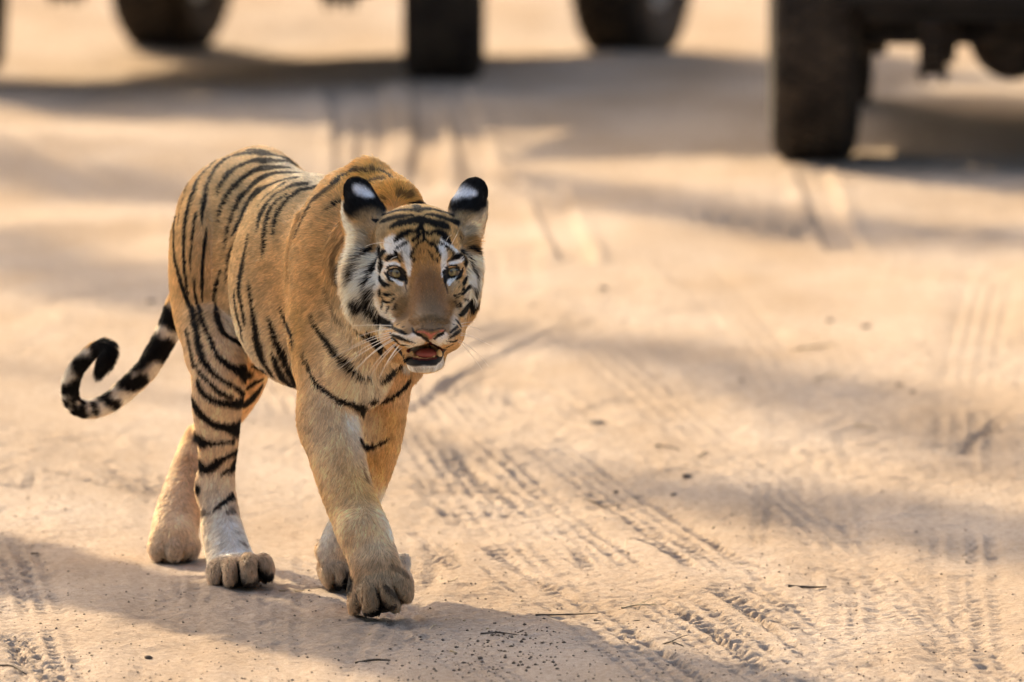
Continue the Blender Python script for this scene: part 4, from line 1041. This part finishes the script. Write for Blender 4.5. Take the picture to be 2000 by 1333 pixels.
    # ---- muzzle
    K('h5', (600, 460, 24), (680, 520, 20), (760, 555, 22), (830, 590, 22), (880, 610, 12)); K('h5', (735, 445, 24)); K('h5', (815, 490, 18), amt=.8)
    K('h5', (600, 600, 22), (680, 640, 20), (760, 670, 26), (850, 700, 20), (950, 730, 12), (1020, 750, 4)); K('h5', (620, 680, 30), (700, 720, 30), (760, 780, 20), (840, 785, 16), (920, 795, 8))
    K('h6', (760, 380, 20), (800, 430, 40), (820, 470, 28)); K('h6', (780, 480, 22), (720, 530, 16), (660, 580, 12)); K('h6', (715, 450, 16)); K('h6', (830, 540, 20), (760, 590, 26), (690, 640, 18), (620, 680, 6))
    K('h6', (770, 710, 20), (700, 730, 14), (600, 720, 6)); K('h6', (690, 780, 20), (620, 810, 18), (580, 830, 12)); K('h6', (800, 310, 20), (880, 240, 44), (960, 160, 50), (1060, 60, 50))
    K('h6', (100, 1160, 40), (250, 1160, 40), (350, 1170, 30), col=(.25, .2, .16), soft=.9, amt=.4)

BARE = []                                        # hairless: nose, lips, lids, mouth
def coat_bare():
    n0 = len(STROKES)
    def B(f, *pts, col=(.010, .009, .010), soft=.2): stroke(f, pts, col, soft)
    B('h5', (680, 810, 40), (740, 870, 44), (790, 950, 50), (850, 1030, 50), (960, 1060, 56), (1100, 1060, 56), (1333, 1050, 56))
    B('h6', (0, 1050, 56), (120, 1060, 56), (300, 1060, 54), (430, 1030, 52), (510, 980, 44), (550, 900, 34), (575, 850, 20))
    B('h6', (45, 500, 12), (70, 570, 20), (120, 600, 16)); B('h6', (120, 580, 20), (170, 610, 26), (230, 655, 30), (270, 690, 24), (300, 720, 20), (335, 735, 18)); B('h6', (400, 690, 18), (460, 630, 24), (540, 585, 16), (580, 540, 10)); B('h6', (325, 730, 15), (325, 800, 13))
    pk = (.55, .19, .14)
    B('h6', (130, 572, 14), (220, 575, 18), (290, 605, 30), (335, 640, 30), (340, 680, 18), col=pk, soft=.25); B('h6', (545, 548, 13), (470, 570, 18), (400, 600, 26), (350, 630, 28), col=pk, soft=.25)
    B('h6', (110, 545, 8), (200, 520, 8), (340, 540, 8), (470, 520, 8), (560, 515, 8), col=(.05, .035, .03), soft=.5)
    BARE.extend(STROKES[n0:])
# ------------------------------------------------------------------ build the tiger
def attr_material(name, attr, rough=.6, transl=0.0, spec=.3, sheen=0.0):
    m = bpy.data.materials.new(name); m.use_nodes = True
    N = m.node_tree.nodes; L = m.node_tree.links
    b = N['Principled BSDF']; out = N['Material Output']
    a = N.new('ShaderNodeAttribute'); a.attribute_name = attr
    L.new(a.outputs['Color'], b.inputs['Base Color'])
    b.inputs['Roughness'].default_value = rough
    b.inputs['Specular IOR Level'].default_value = spec
    if transl:
        t = N.new('ShaderNodeBsdfTranslucent'); L.new(a.outputs['Color'], t.inputs['Color'])
        mx = N.new('ShaderNodeMixShader'); mx.inputs[0].default_value = transl
        L.new(b.outputs[0], mx.inputs[1]); L.new(t.outputs[0], mx.inputs[2]); L.new(mx.outputs[0], out.inputs['Surface'])
    return m

def hair_object(name, pts, radii, colors, mat, parent):
    n, k = pts.shape[:2]
    hc = bpy.data.hair_curves.new(name)
    hc.add_curves([k] * n)
    hc.points.foreach_set('position', np.ascontiguousarray(pts, dtype=np.float32).ravel())
    ra = hc.attributes.get('radius') or hc.attributes.new('radius', 'FLOAT', 'POINT')
    ra.data.foreach_set('value', np.ascontiguousarray(radii, dtype=np.float32).ravel())
    ca = hc.attributes.new('fur_color', 'FLOAT_COLOR', 'CURVE')
    ca.data.foreach_set('color', np.concatenate([colors, np.ones((n, 1))], 1).astype(np.float32).ravel())
    hc.materials.append(mat)
    o = bpy.data.objects.new(name, hc)
    COL.objects.link(o)
    o.parent = parent
    return o

def unit(a): return a / np.maximum(np.linalg.norm(a, axis=-1, keepdims=True), 1e-9)

build_prims()
TV, TF = mesh_tiger()
BVH = BVHTree.FromPolygons([tuple(v) for v in TV], [tuple(f) for f in TF])

# nearest primitive of every vertex: which region of the body it belongs to
REG = ('body', 'neck', 'leg', 'hleg', 'thigh', 'paw', 'pad', 'toe', 'tail', 'tuft', 'head', 'cheek', 'muzzle', 'nose', 'jaw', 'chin', 'ear', 'earrim', 'earbase', 'socket', 'lid', 'nostril', 'mouth', 'philtrum')
reg = np.zeros(len(TV), np.int32); bestd = np.full(len(TV), 9.0)
limbdir = np.zeros((len(TV), 3))
for p in PR:
    a, b = prim_box(p, .03)
    ids = np.nonzero(((TV > a) & (TV < b)).all(1))[0]
    if not len(ids): continue
    W = TV[ids]
    D = prim_sdf(p, W[:, 0], W[:, 1], W[:, 2])
    if p['op'] == '-': D = np.abs(D) - .002
    m = D < bestd[ids]
    bestd[ids[m]] = D[m]; reg[ids[m]] = REG.index(p['t'])
    if p['s'] == 'l':
        mid = .5 * (p['P'][1:] + p['P'][:-1]); dr = unit(p['P'][1:] - p['P'][:-1])
        j = np.argmin(((W[m][:, None] - mid[None])**2).sum(2), 1)
        limbdir[ids[m]] = dr[j]
    else:
        limbdir[ids[m]] = 0

# colour of the coat
base = np.tile(np.array(TAN), (len(TV), 1))
SUBT = np.isin(reg, [REG.index('mouth')]); SOCK = np.zeros(len(TV), bool); NOST = reg == REG.index('nostril')
coat_patches()
coat_stripes_toe_shade()
coat_bare()

# hair roots
tri = np.concatenate([TF[:, [0, 1, 2]], TF[:, [0, 2, 3]]])
A, B_, C_ = TV[tri[:, 0]], TV[tri[:, 1]], TV[tri[:, 2]]
cr = np.cross(B_ - A, C_ - A); area = .5 * np.linalg.norm(cr, axis=1)
treg = reg[tri[:, 0]]
HEADISH = np.array([t in ('head', 'cheek', 'muzzle', 'jaw', 'chin', 'ear', 'earrim', 'earbase', 'nose', 'philtrum') for t in REG])
NOHAIR = np.array([t in ('nostril', 'mouth', 'pad') for t in REG])
for (eu, ev, ed, rl, rh) in ((408, 646, -.12, .0215, .0120), (734, 640, -.12, .0200, .0115)):
    ec = HU(eu, ev, ed)
    SOCK |= np.isin(reg, [REG.index(t) for t in ('socket', 'lid', 'head')]) & (((TV[:, 0] - ec[0]) / rl)**2 + ((TV[:, 2] - ec[2]) / rh)**2 < 1) & (np.abs(TV[:, 1] - ec[1]) < .05)
dens = np.where(HEADISH[treg], 2.6, 1.0); dens[NOHAIR[treg]] = 0; dens[SOCK[tri[:, 0]]] = 0
dens[A[:, 2] < .012] = 0
NFUR = 640000
prob = area * dens; prob /= prob.sum()
pick = np.searchsorted(np.cumsum(prob), rng.random(NFUR)); pick = np.minimum(pick, len(tri) - 1)
r1 = np.sqrt(rng.random(NFUR)); r2 = rng.random(NFUR)
w0, w1, w2 = 1 - r1, r1 * (1 - r2), r1 * r2
roots = A[pick] * w0[:, None] + B_[pick] * w1[:, None] + C_[pick] * w2[:, None]
# smooth vertex normals
VN = np.zeros_like(TV)
for c in range(3): np.add.at(VN, tri[:, c], cr)
VN = unit(VN)
nrm = unit(VN[tri[pick, 0]] * w0[:, None] + VN[tri[pick, 1]] * w1[:, None] + VN[tri[pick, 2]] * w2[:, None])
hreg = treg[pick]
ldir = limbdir[tri[pick, 0]]

# lie of the coat
nose = HU(605, 960, -.29)
flow = np.tile(np.array([-.22, 1.0, -.35]), (NFUR, 1))
def isr(*t): return np.isin(hreg, [REG.index(x) for x in t])
m = isr('leg', 'hleg', 'thigh', 'neck'); flow[m] = np.array([-.15, .35, -1.0])
m = isr('paw', 'toe'); flow[m] = np.array([.15, -1.0, -.6])
m = isr('tail', 'tuft'); flow[m] = ldir[m]
m = isr('head', 'cheek', 'muzzle', 'jaw', 'chin', 'nose', 'earbase', 'philtrum', 'socket', 'lid')
d = roots[m] - nose; d[:, 1] *= .6; flow[m] = unit(d) + np.array([0, .25, 0])
m = isr('cheek', 'jaw'); c = HU(560, 640, -.05)
d = unit(roots[m] - c); d[:, 1] = 0; flow[m] = d * 1.0 + np.array([0, .35, -.45])
m = isr('chin'); flow[m] = unit(roots[m] - HU(572, 1120, -.19)) * .8 + np.array([0, .15, -.5])
m = isr('ear', 'earrim')
d = roots[m] - np.where(roots[m][:, :1] < HU(560, 300, 0)[0], HU(235, 400, .03)[None], HU(810, 390, .03)[None]); flow[m] = unit(d)
# length of the coat
length = np.full(NFUR, .018)
length[isr('leg', 'hleg', 'thigh')] = .015
length[isr('neck')] = .022
length[isr('paw', 'toe')] = .015
length[isr('tail')] = .018; length[isr('tuft')] = .026
length[isr('head')] = .012; length[isr('muzzle', 'nose', 'philtrum')] = .006
length[isr('jaw')] = .016; length[isr('socket', 'lid')] = .006; length[isr('chin')] = .010
length[isr('ear')] = .008; length[isr('earrim')] = .015; length[isr('earbase')] = .009
def near(px, py, d, r):                          # soft weight of a ball about a photo point
    return np.clip(1.5 - np.linalg.norm(roots - U(px, py, d), axis=1) / (r * PXM(d)), 0, 1)
u_ = 640.0
ck = isr('cheek').astype(float)
edge = np.clip((np.abs(roots[:, 0] - HU(545, 600, 0)[0]) - .075) / .06, 0, 1)
edge *= np.clip((HU(0, 430, 0)[2] - roots[:, 2]) / .05, .12, 1)
length += ck * (.005 + np.where(roots[:, 0] < HU(545, 0, 0)[0], .034, .018) * edge)
length[isr('body') & (roots[:, 2] < .56)] = .024
length += .020 * near(735, 345, .35, 90)
length += .018 * near(715, 770, .2, 40)
nb = np.clip(1 - np.linalg.norm((roots - HU(600, 800, -.2)) / np.array([.05, .09, .09]), axis=1), 0, 1)
length -= .006 * np.minimum(nb * 3, 1) * (length < .014)
# pale fringe on the outer rims of the ears
rimL = np.clip(1.2 - np.linalg.norm(roots - HU(95, 300, .04), axis=1) / .06, 0, 1) * isr('earbase')
rimR = np.clip(1.2 - np.linalg.norm(roots - HU(935, 300, .04), axis=1) / .05, 0, 1) * isr('earbase')
length += .010 * np.maximum(rimL, rimR)
length *= .75 + .5 * rng.random(NFUR)

tang = flow - (flow * nrm).sum(1)[:, None] * nrm
tang = unit(unit(tang) + .35 * np.stack([vnoise(roots[:, 0] * 45, (roots[:, 1] + roots[:, 2]) * 45, 31), vnoise(roots[:, 1] * 45, roots[:, 0] * 45 + 9, 32), vnoise(roots[:, 2] * 45, roots[:, 0] * 45 + 4, 33)], 1)
            * np.where(HEADISH[hreg], .45, 1)[:, None] + .14 * rng.standard_normal((NFUR, 3)))
tang = unit(tang - (tang * nrm).sum(1)[:, None] * nrm)
hcol = paint(roots + tang * (length * np.where(HEADISH[hreg], .34, .45))[:, None], np.tile(np.array(TAN), (NFUR, 1)))
allS = STROKES[:]; STROKES[:] = [(P, r, s, np.array([1., 0, 0]), a) for P, r, s, c_, a in BARE]
bare = paint(roots, np.zeros((NFUR, 3)))[:, 0]; STROKES[:] = allS

# places the camera side does not show get a plain banding of their own
vis = (unit(CAMP - roots) * nrm).sum(1)
back = vis < -.15
s_ = roots[:, 1] * 1.0 + .25 * roots[:, 0] + .05 * vnoise(roots[:, 2] * 7, roots[:, 1] * 5, 3)
bandm = back & isr('body', 'thigh') & (np.sin(s_ * 62) + 1.3 * vnoise(roots[:, 1] * 12, roots[:, 2] * 6, 9) > .72)
hcol[bandm] = BLACK
bandl = back & isr('leg', 'hleg') & (roots[:, 2] > .2) & (np.sin(roots[:, 2] * 75 + 3 * vnoise(roots[:, 0] * 9, roots[:, 2] * 5, 4)) > .62)
hcol[bandl] = BLACK
def lighten(c, low):
    low = low[:, None]
    c = 1 - (1 - np.clip(c, 0, 1))**(1.55 + .55 * low)
    sat = np.clip((c.max(1, keepdims=True) - c.min(1, keepdims=True)) / np.maximum(c.max(1, keepdims=True), .01) * 1.6, 0, 1)
    tan_ = (1 - low) * np.array([.99, 1.005, .93]) + low * np.array([1.05, 1.02, 1.06])
    c = np.clip(c * (sat * tan_ + (1 - sat) * np.array([1.0, .985, .95])), 0, .95)
    return np.where(c.max(1, keepdims=True) < .06, c * .5, c)
lowz = np.clip((.62 - roots[:, 2]) / .22, 0, 1) * isr('leg', 'hleg', 'thigh', 'body', 'paw', 'toe', 'neck')
hcol = lighten(hcol, lowz * lowz * (3 - 2 * lowz))
hcol *= (.70 + .56 * rng.random(NFUR))[:, None]
cl = vnoise(roots[:, 0] * 60 + 3 * roots[:, 1], roots[:, 2] * 60, 21) + vnoise(roots[:, 0] * 130, (roots[:, 2] + roots[:, 1]) * 130, 22)
hcol *= (1 + .32 * cl + HEADISH[hreg] * .35 * vnoise(roots[:, 0] * 330, (roots[:, 2] + .6 * roots[:, 1]) * 330, 23))[:, None]
lift = np.full(NFUR, .30); lift[ck > 0] = .36; lift[isr('chin')] = .6; lift[isr('tuft')] = .7; lift[isr('muzzle', 'nose')] = .28; lift[isr('toe', 'paw')] = .55; lift[isr('tail')] = .45
lift += .12 * rng.standard_normal(NFUR)
keep = (bare < .4) & (rng.random(NFUR) > 0)
roots, nrm, tang, lift, length, hcol, hreg = [a[keep] for a in (roots, nrm, tang, lift, length, hcol, hreg)]
pts = np.zeros((len(roots), 4, 3))
pos = roots - nrm * .0008
pts[:, 0] = pos
grav = np.array([0, 0, -.10])
for i in range(1, 4):
    dr = unit(tang + nrm * (lift * (1.25 - .42 * i))[:, None] + grav * (i / 3))
    pos = pos + dr * (length / 3)[:, None]
    pts[:, i] = pos
pts[:, :, 2] = np.maximum(pts[:, :, 2], .003)
thick = np.where(np.isin(hreg, np.nonzero(HEADISH)[0]), .00042, .00062)
rad = thick[:, None] * np.array([1.0, .95, .75, .25])[None]

tiger = empty('tiger', (0, 0, 0))
tag(tiger, 'tiger walking towards the viewer on the sandy track with mouth slightly open', 'tiger')
skinc = paint(TV, base)
skinc[SUBT] = (.09, .018, .014); skinc[SOCK | NOST] = (.010, .009, .009)
skinc[reg == REG.index('pad')] = (.035, .028, .024)
isgum = SUBT & (TV[:, 2] < HU(575, 1118, -.2)[2])
low = TV[:, 2] < .012
skinc[low & np.isin(reg, [REG.index('toe'), REG.index('paw')])] = (.05, .035, .03)
m_skin = attr_material('tiger skin', 'coat', rough=.6, spec=.22)
body = new_mesh('body', TV, TF, m_skin, tiger)
at = body.data.attributes.new('coat', 'FLOAT_COLOR', 'POINT')
at.data.foreach_set('color', np.concatenate([skinc, np.ones((len(TV), 1))], 1).astype(np.float32).ravel())
m_fur = attr_material('tiger fur', 'fur_color', rough=.55, transl=.30, spec=.12)
fur = hair_object('fur', pts, rad, np.clip(hcol, 0, 1), m_fur, tiger)

# eyes
def eyeball(u, v, d, r, gaze):
    n, k = 26, 20
    bm = bmesh.new()
    bmesh.ops.create_uvsphere(bm, u_segments=32, v_segments=24, radius=r)
    o = bm_obj('eye', bm, None, tiger, True)
    o.location = HU(u, v, d)
    o.rotation_euler = Vector(gaze).to_track_quat('Z', 'Y').to_euler()
    return o
m_eye = bpy.data.materials.new('tiger eye'); m_eye.use_nodes = True
N = m_eye.node_tree.nodes; L = m_eye.node_tree.links; b = N['Principled BSDF']
tc = N.new('ShaderNodeTexCoord'); sp = N.new('ShaderNodeSeparateXYZ'); L.new(tc.outputs['Object'], sp.inputs[0])
ln = N.new('ShaderNodeMath'); ln.operation = 'MULTIPLY'; ln.inputs[1].default_value = 1 / .0195; L.new(sp.outputs['Z'], ln.inputs[0])
ac = N.new('ShaderNodeMath'); ac.operation = 'ARCCOSINE'; L.new(ln.outputs[0], ac.inputs[0])
cr_ = N.new('ShaderNodeValToRGB'); e = cr_.color_ramp.elements
e[0].position = 0; e[0].color = (.004, .004, .004, 1); e[1].position = .13; e[1].color = (.004, .004, .004, 1)
for p_, c_ in ((.17, (.15, .125, .05)), (.40, (.24, .195, .085)), (.54, (.11, .08, .03)), (.60, (.01, .008, .006)), (1.0, (.02, .012, .01))):
    q = e.new(p_); q.color = (*c_, 1)
L.new(ac.outputs[0], cr_.inputs[0]); L.new(cr_.outputs[0], b.inputs['Base Color'])
b.inputs['Roughness'].default_value = .06; b.inputs['Coat Weight'].default_value = .6
for (u, v, d, gz) in ((408, 644, -.1155, (.06, -1, .03)), (731, 636, -.1215, (.02, -1, .03))):
    eyeball(u, v, d, .0195, gz).data.materials.append(m_eye)

# teeth and tongue
m_tooth = noise_color(material('tooth', (.42, .26, .09), .35), (.60, .38, .13), (.78, .58, .30), 60)
m_tongue = material('tongue', (.26, .06, .045), .45)
def lathe(name, prof, mat, loc, direc, parent=tiger, seg=10):
    bm = bmesh.new(); rings = []
    for z, r in prof:
        rings.append([bm.verts.new((r * math.cos(2 * math.pi * i / seg), r * math.sin(2 * math.pi * i / seg), z)) for i in range(seg)])
    for a, c in zip(rings[:-1], rings[1:]):
        for i in range(seg): bm.faces.new((a[i], a[(i + 1) % seg], c[(i + 1) % seg], c[i]))
    bm.faces.new(rings[-1]); bm.faces.new(rings[0][::-1])
    o = bm_obj(name, bm, mat, parent, True); o.location = loc; o.rotation_euler = Vector(direc).to_track_quat('Z', 'Y').to_euler()
    return o
for (u, v) in ((497, 1150), (660, 1138)):
    lathe('tooth', [(0, .0062), (.005, .0066), (.010, .005), (.0145, .0014)], m_tooth, HU(u, v, -.200), (0, -.25, 1))
for i in range(6):
    lathe('tooth', [(0, .0022), (.0025, .0022), (.0042, .0014)], m_tooth, HU(532 + i * 19, 1150 - .10 * i * 19 * .5, -.216), (0, -.1, 1), seg=8)
bm = bmesh.new(); bmesh.ops.create_uvsphere(bm, u_segments=20, v_segments=12, radius=1)
tg = bm_obj('tongue', bm, m_tongue, tiger, True); tg.location = HU(584, 1124, -.190); tg.scale = (.023, .04, .011)

# whiskers
m_wh = material('whisker', (.78, .74, .66), .35)
wp, wr = [], []
def whisker(a, b, sag, r=.00085):
    P0 = a; P2 = b; P1 = .5 * (a + b) + sag
    t = np.linspace(0, 1, 10)[:, None]
    wp.append((1 - t)**2 * P0 + 2 * t * (1 - t) * P1 + t * t * P2); wr.append(r * np.linspace(1, .25, 10))
def f2(f, x, y, d):
    ox, oy, s = FR[f]; return U(ox + x / s, oy + y / s, d)
for (x0, y0, x1, y1, cx, cy) in ((620, 470, 0, 470, 300, 450), (620, 525, 0, 690, 330, 530), (615, 575, -60, 830, 250, 650), (620, 640, 0, 960, 270, 740), (640, 690, 30, 1190, 330, 850), (700, 690, 20, 1220, 330, 850),
                                (720, 740, 250, 1230, 480, 900), (740, 790, 430, 1320, 560, 1000), (620, 655, -250, 1180, 200, 850), (790, 830, 540, 1150, 640, 960), (650, 600, -350, 1000, 200, 700), (760, 720, 270, 1330, 420, 1010), (770, 770, 420, 1330, 520, 1080)):
    a, b = f2('h5', x0, y0, -.225), f2('h5', x1, y1, -.21); c = f2('h5', cx, cy, -.25); whisker(a, b, c - .5 * (a + b))
for (x0, y0, x1, y1, cx, cy) in ((840, 440, 1070, 405, 950, 410), (845, 480, 1150, 560, 1000, 450), (840, 590, 1180, 720, 1000, 620), (800, 640, 1060, 690, 930, 610), (780, 690, 1280, 1130, 1080, 850), (760, 700, 1180, 1190, 1000, 900), (800, 620, 1333, 800, 1050, 640), (760, 720, 960, 870, 880, 770)):
    a, b = f2('h6', x0, y0, -.225), f2('h6', x1, y1, -.19); c = f2('h6', cx, cy, -.23); whisker(a, b, c - .5 * (a + b), .0006)
for (f, x0, y0, x1, y1, cx, cy) in (('h3', 880, 220, 430, 275, 650, 170), ('h4', 600, 170, 690, 80, 640, 80), ('h4', 670, 250, 800, 0, 740, 130), ('h3', 960, 430, 830, 510, 880, 440)):
    a, b = f2(f, x0, y0, -.15), f2(f, x1, y1, -.18); c = f2(f, cx, cy, -.19); whisker(a, b, c - .5 * (a + b), .0006)
hair_object('whiskers', np.array(wp), np.array(wr), np.tile((.78, .72, .62), (len(wp), 1)), attr_material('whisker', 'fur_color', rough=.35, transl=.2), tiger)
# ================================================================== SMALL THINGS ON THE SAND
m_stone = noise_color(material('stone', (.16, .12, .09), .9), (.10, .075, .06), (.24, .18, .13), 60)
m_twig = noise_color(material('twig', (.09, .065, .045), .9), (.05, .036, .026), (.15, .11, .075), 40)
m_straw = noise_color(material('straw', (.50, .38, .22), .8), (.40, .28, .15), (.60, .48, .30), 40)
m_clod = noise_color(material('dark clod', (.10, .075, .055), 1.0), (.09, .066, .05), (.22, .165, .12), 50)
def stone(px, py, w, label, mat=None, flat=.55):
    g = G(px, py); r = w / 2 * PXM(g[1])
    bm = bmesh.new(); bmesh.ops.create_icosphere(bm, subdivisions=2, radius=1)
    s = rng.random() * 50
    for v in bm.verts:
        n = v.co.normalized(); k = 1 + .5 * vnoise(np.array([n.x * 1.7 + s]), np.array([n.y * 1.7 + n.z * 2.3]), 3)[0] + .25 * vnoise(np.array([n.x * 4 + s]), np.array([n.z * 4 + n.y]), 4)[0]
        v.co = Vector((n.x * r * k, n.y * r * .9 * k, n.z * r * flat * k))
    o = bm_obj('stone', bm, mat or m_stone, None, True); o.location = (g[0], g[1], zz_at(g[0], g[1]) + r * flat * .45); o.rotation_euler = (0, 0, rng.random() * 6)
    tag(o, label, 'stone', 'stones lying on the sand')
def twig(pts, r, label, mat=None, cat='twig', fork=False):
    P = []; r *= .75
    for i, (px, py) in enumerate(pts):
        g = G(px, py); P.append(Vector((g[0], g[1], zz_at(g[0], g[1]) + r * (.8 + .9 * (i % 2)))))
    Q = [Vector(p) for p in spline2(np.array(P), 3)] if len(P) > 2 else P
    bm = bmesh.new(); tube_path(bm, Q, r, r * .45, 6)
    if fork:
        m = Q[len(Q) // 2]; tube_path(bm, [m, m + (Q[-1] - Q[0]) * .18 + Vector((.012, .03, .006)), m + (Q[-1] - Q[0]) * .3 + Vector((.02, .05, .008))], r * .6, r * .25, 5)
    o = bm_obj(cat, bm, mat or m_twig, None, True)
    tag(o, label, cat, 'twigs and straw scattered on the sand')
stone(1342, 932, 22, 'largest dark pebble in the open sand right of the tiger')
stone(1202, 957, 16, 'rounded brown pebble just left of a curved twig')
stone(1316, 973, 14, 'small brown pebble below the largest pebble')
stone(1240, 966, 12, 'little pebble between the curved twig and the largest pebble')
stone(1462, 947, 10, 'lone tiny pebble right of the largest pebble')
stone(1690, 648, 20, 'dark blurred clod in the sunlit sand at the right', m_clod)
stone(1620, 635, 16, 'reddish blurred stone left of the dark clod at right')
stone(290, 1283, 18, 'dark pebble alone at the bottom left corner', m_clod)
stone(295, 607, 18, 'dark blurred stone behind the curl of the tail')
stone(938, 1285, 12, 'small brown stone under the leading paw')
stone(1783, 768, 14, 'dark little stone in the shade band at the far right')
stone(1757, 752, 16, 'grey stone beside another in the right shade band')
stone(1447, 750, 12, 'small brown stone in the bright sand at centre right')
stone(1178, 588, 18, 'blurred brown stone right of the tiger face')
stone(1164, 831, 38, 'flat grey stone nearest the tiger chest on its right', None, .32)
twig([(1280, 877), (1300, 879), (1328, 881)], .004, 'straight dark stick above the pebbles')
twig([(1366, 892), (1374, 887), (1383, 884)], .004, 'tiny dark stick right of the straight dark stick')
twig([(1141, 979), (1165, 984), (1185, 984), (1210, 986)], .003, 'thin curved twig left of the pebbles', None, 'twig', True)
twig([(1540, 1150), (1580, 1149), (1615, 1149)], .0045, 'dark flat twig on the open sand at lower right')
twig([(1046, 1203), (1100, 1202), (1168, 1198)], .0032, 'long straight twig across the tyre prints', None, 'twig')
twig([(1160, 1208), (1200, 1209), (1250, 1211)], .003, 'twig end to end with the long straight twig')
twig([(1215, 1190), (1245, 1185), (1282, 1184)], .003, 'pale crooked twig above the long straight twig', m_straw, 'twig', True)
twig([(1282, 1258), (1310, 1262), (1335, 1266)], .003, 'forked twig low in the tyre prints', None, 'twig', True)
twig([(695, 1292), (730, 1290), (762, 1292)], .0045, 'broken dark twig in the shade edge at the bottom')
twig([(940, 1240), (975, 1236), (1010, 1239)], .003, 'black crumbling stick in the shaded soil', m_clod)
twig([(0, 1300), (25, 1303), (52, 1309)], .004, 'dark twig at the bottom left edge')
twig([(62, 1076), (75, 1081)], .004, 'small dark leaf bit at the left edge of the shade', m_clod, 'leaf bit')
twig([(1552, 690), (1590, 688), (1630, 686)], .005, 'blurred tan stick in the sand at the right', m_straw)
twig([(1590, 742), (1620, 736), (1650, 731)], .003, 'faint straw stalk in the right shade band', m_straw, 'straw')
twig([(1668, 838), (1690, 840), (1714, 841)], .003, 'thin straw on the sunlit sand at far right', m_straw, 'straw')
twig([(838, 1228), (846, 1220), (853, 1213)], .0018, 'pale bent straw beside the leading paw', m_straw, 'straw')
twig([(875, 1140), (885, 1135), (893, 1128)], .0022, 'pale curled straw right of the leading foreleg', m_straw, 'straw')
twig([(1222, 1075), (1222, 1062), (1230, 1056)], .0016, 'upright wisp of straw among the tyre prints', m_straw, 'straw')
twig([(545, 1148), (580, 1150), (620, 1154)], .0018, 'long pale grass stalk beside the hind paw', m_straw, 'straw')
twig([(880, 1268), (892, 1275)], .003, 'pale straw fragment at the edge of the shaded crumbs', m_straw, 'straw')

def scatter(name, n, where, size, mat, label):
    base_v = np.array([(1, 0, 0), (0, 1, 0), (-1, 0, 0), (0, -1, 0), (0, 0, 1), (0, 0, -1)], float)
    base_f = np.array([(0, 1, 4), (1, 2, 4), (2, 3, 4), (3, 0, 4), (1, 0, 5), (2, 1, 5), (3, 2, 5), (0, 3, 5)])
    V, F = [], []
    for i in range(n):
        px, py = where(); g = G(px, py); x, y = g[0], g[1]
        s = size * (.45 + 1.3 * rng.random()**3)
        a = rng.random() * 6.28; c_, s__ = math.cos(a), math.sin(a)
        q = base_v * (1 + .5 * (rng.random((6, 1)) - .5)) * np.array([s, s * .8, s * .6])
        q = np.stack([q[:, 0] * c_ - q[:, 1] * s__ + x, q[:, 0] * s__ + q[:, 1] * c_ + y, q[:, 2] + zz_at(x, y) + s * .25], 1)
        V.append(q); F.append(base_f + 6 * i)
    o = new_mesh(name, np.concatenate(V), np.concatenate(F), mat)
    tag(o, label, 'gravel', kind='stuff')
scatter('gravel', 4200, lambda: (rng.random() * 2000, 1333 - 700 * rng.random()**1.6), .0024, m_stone, 'fine gravel and grit strewn over the sandy track')
scatter('soil_crumbs', 300, lambda: (960 + 20 * rng.integers(-5, 6) + 40 * rng.standard_normal(), 1262 + 10 * rng.integers(-3, 5) + 14 * rng.standard_normal()), .0034, m_clod, 'dark crumbs of soil heaped in the shade at the bottom')
scatter('chaff', 220, lambda: (rng.random() * 2000, 1333 - 620 * rng.random()**1.4), .0030, m_straw, 'pale bits of chaff scattered over the sand')
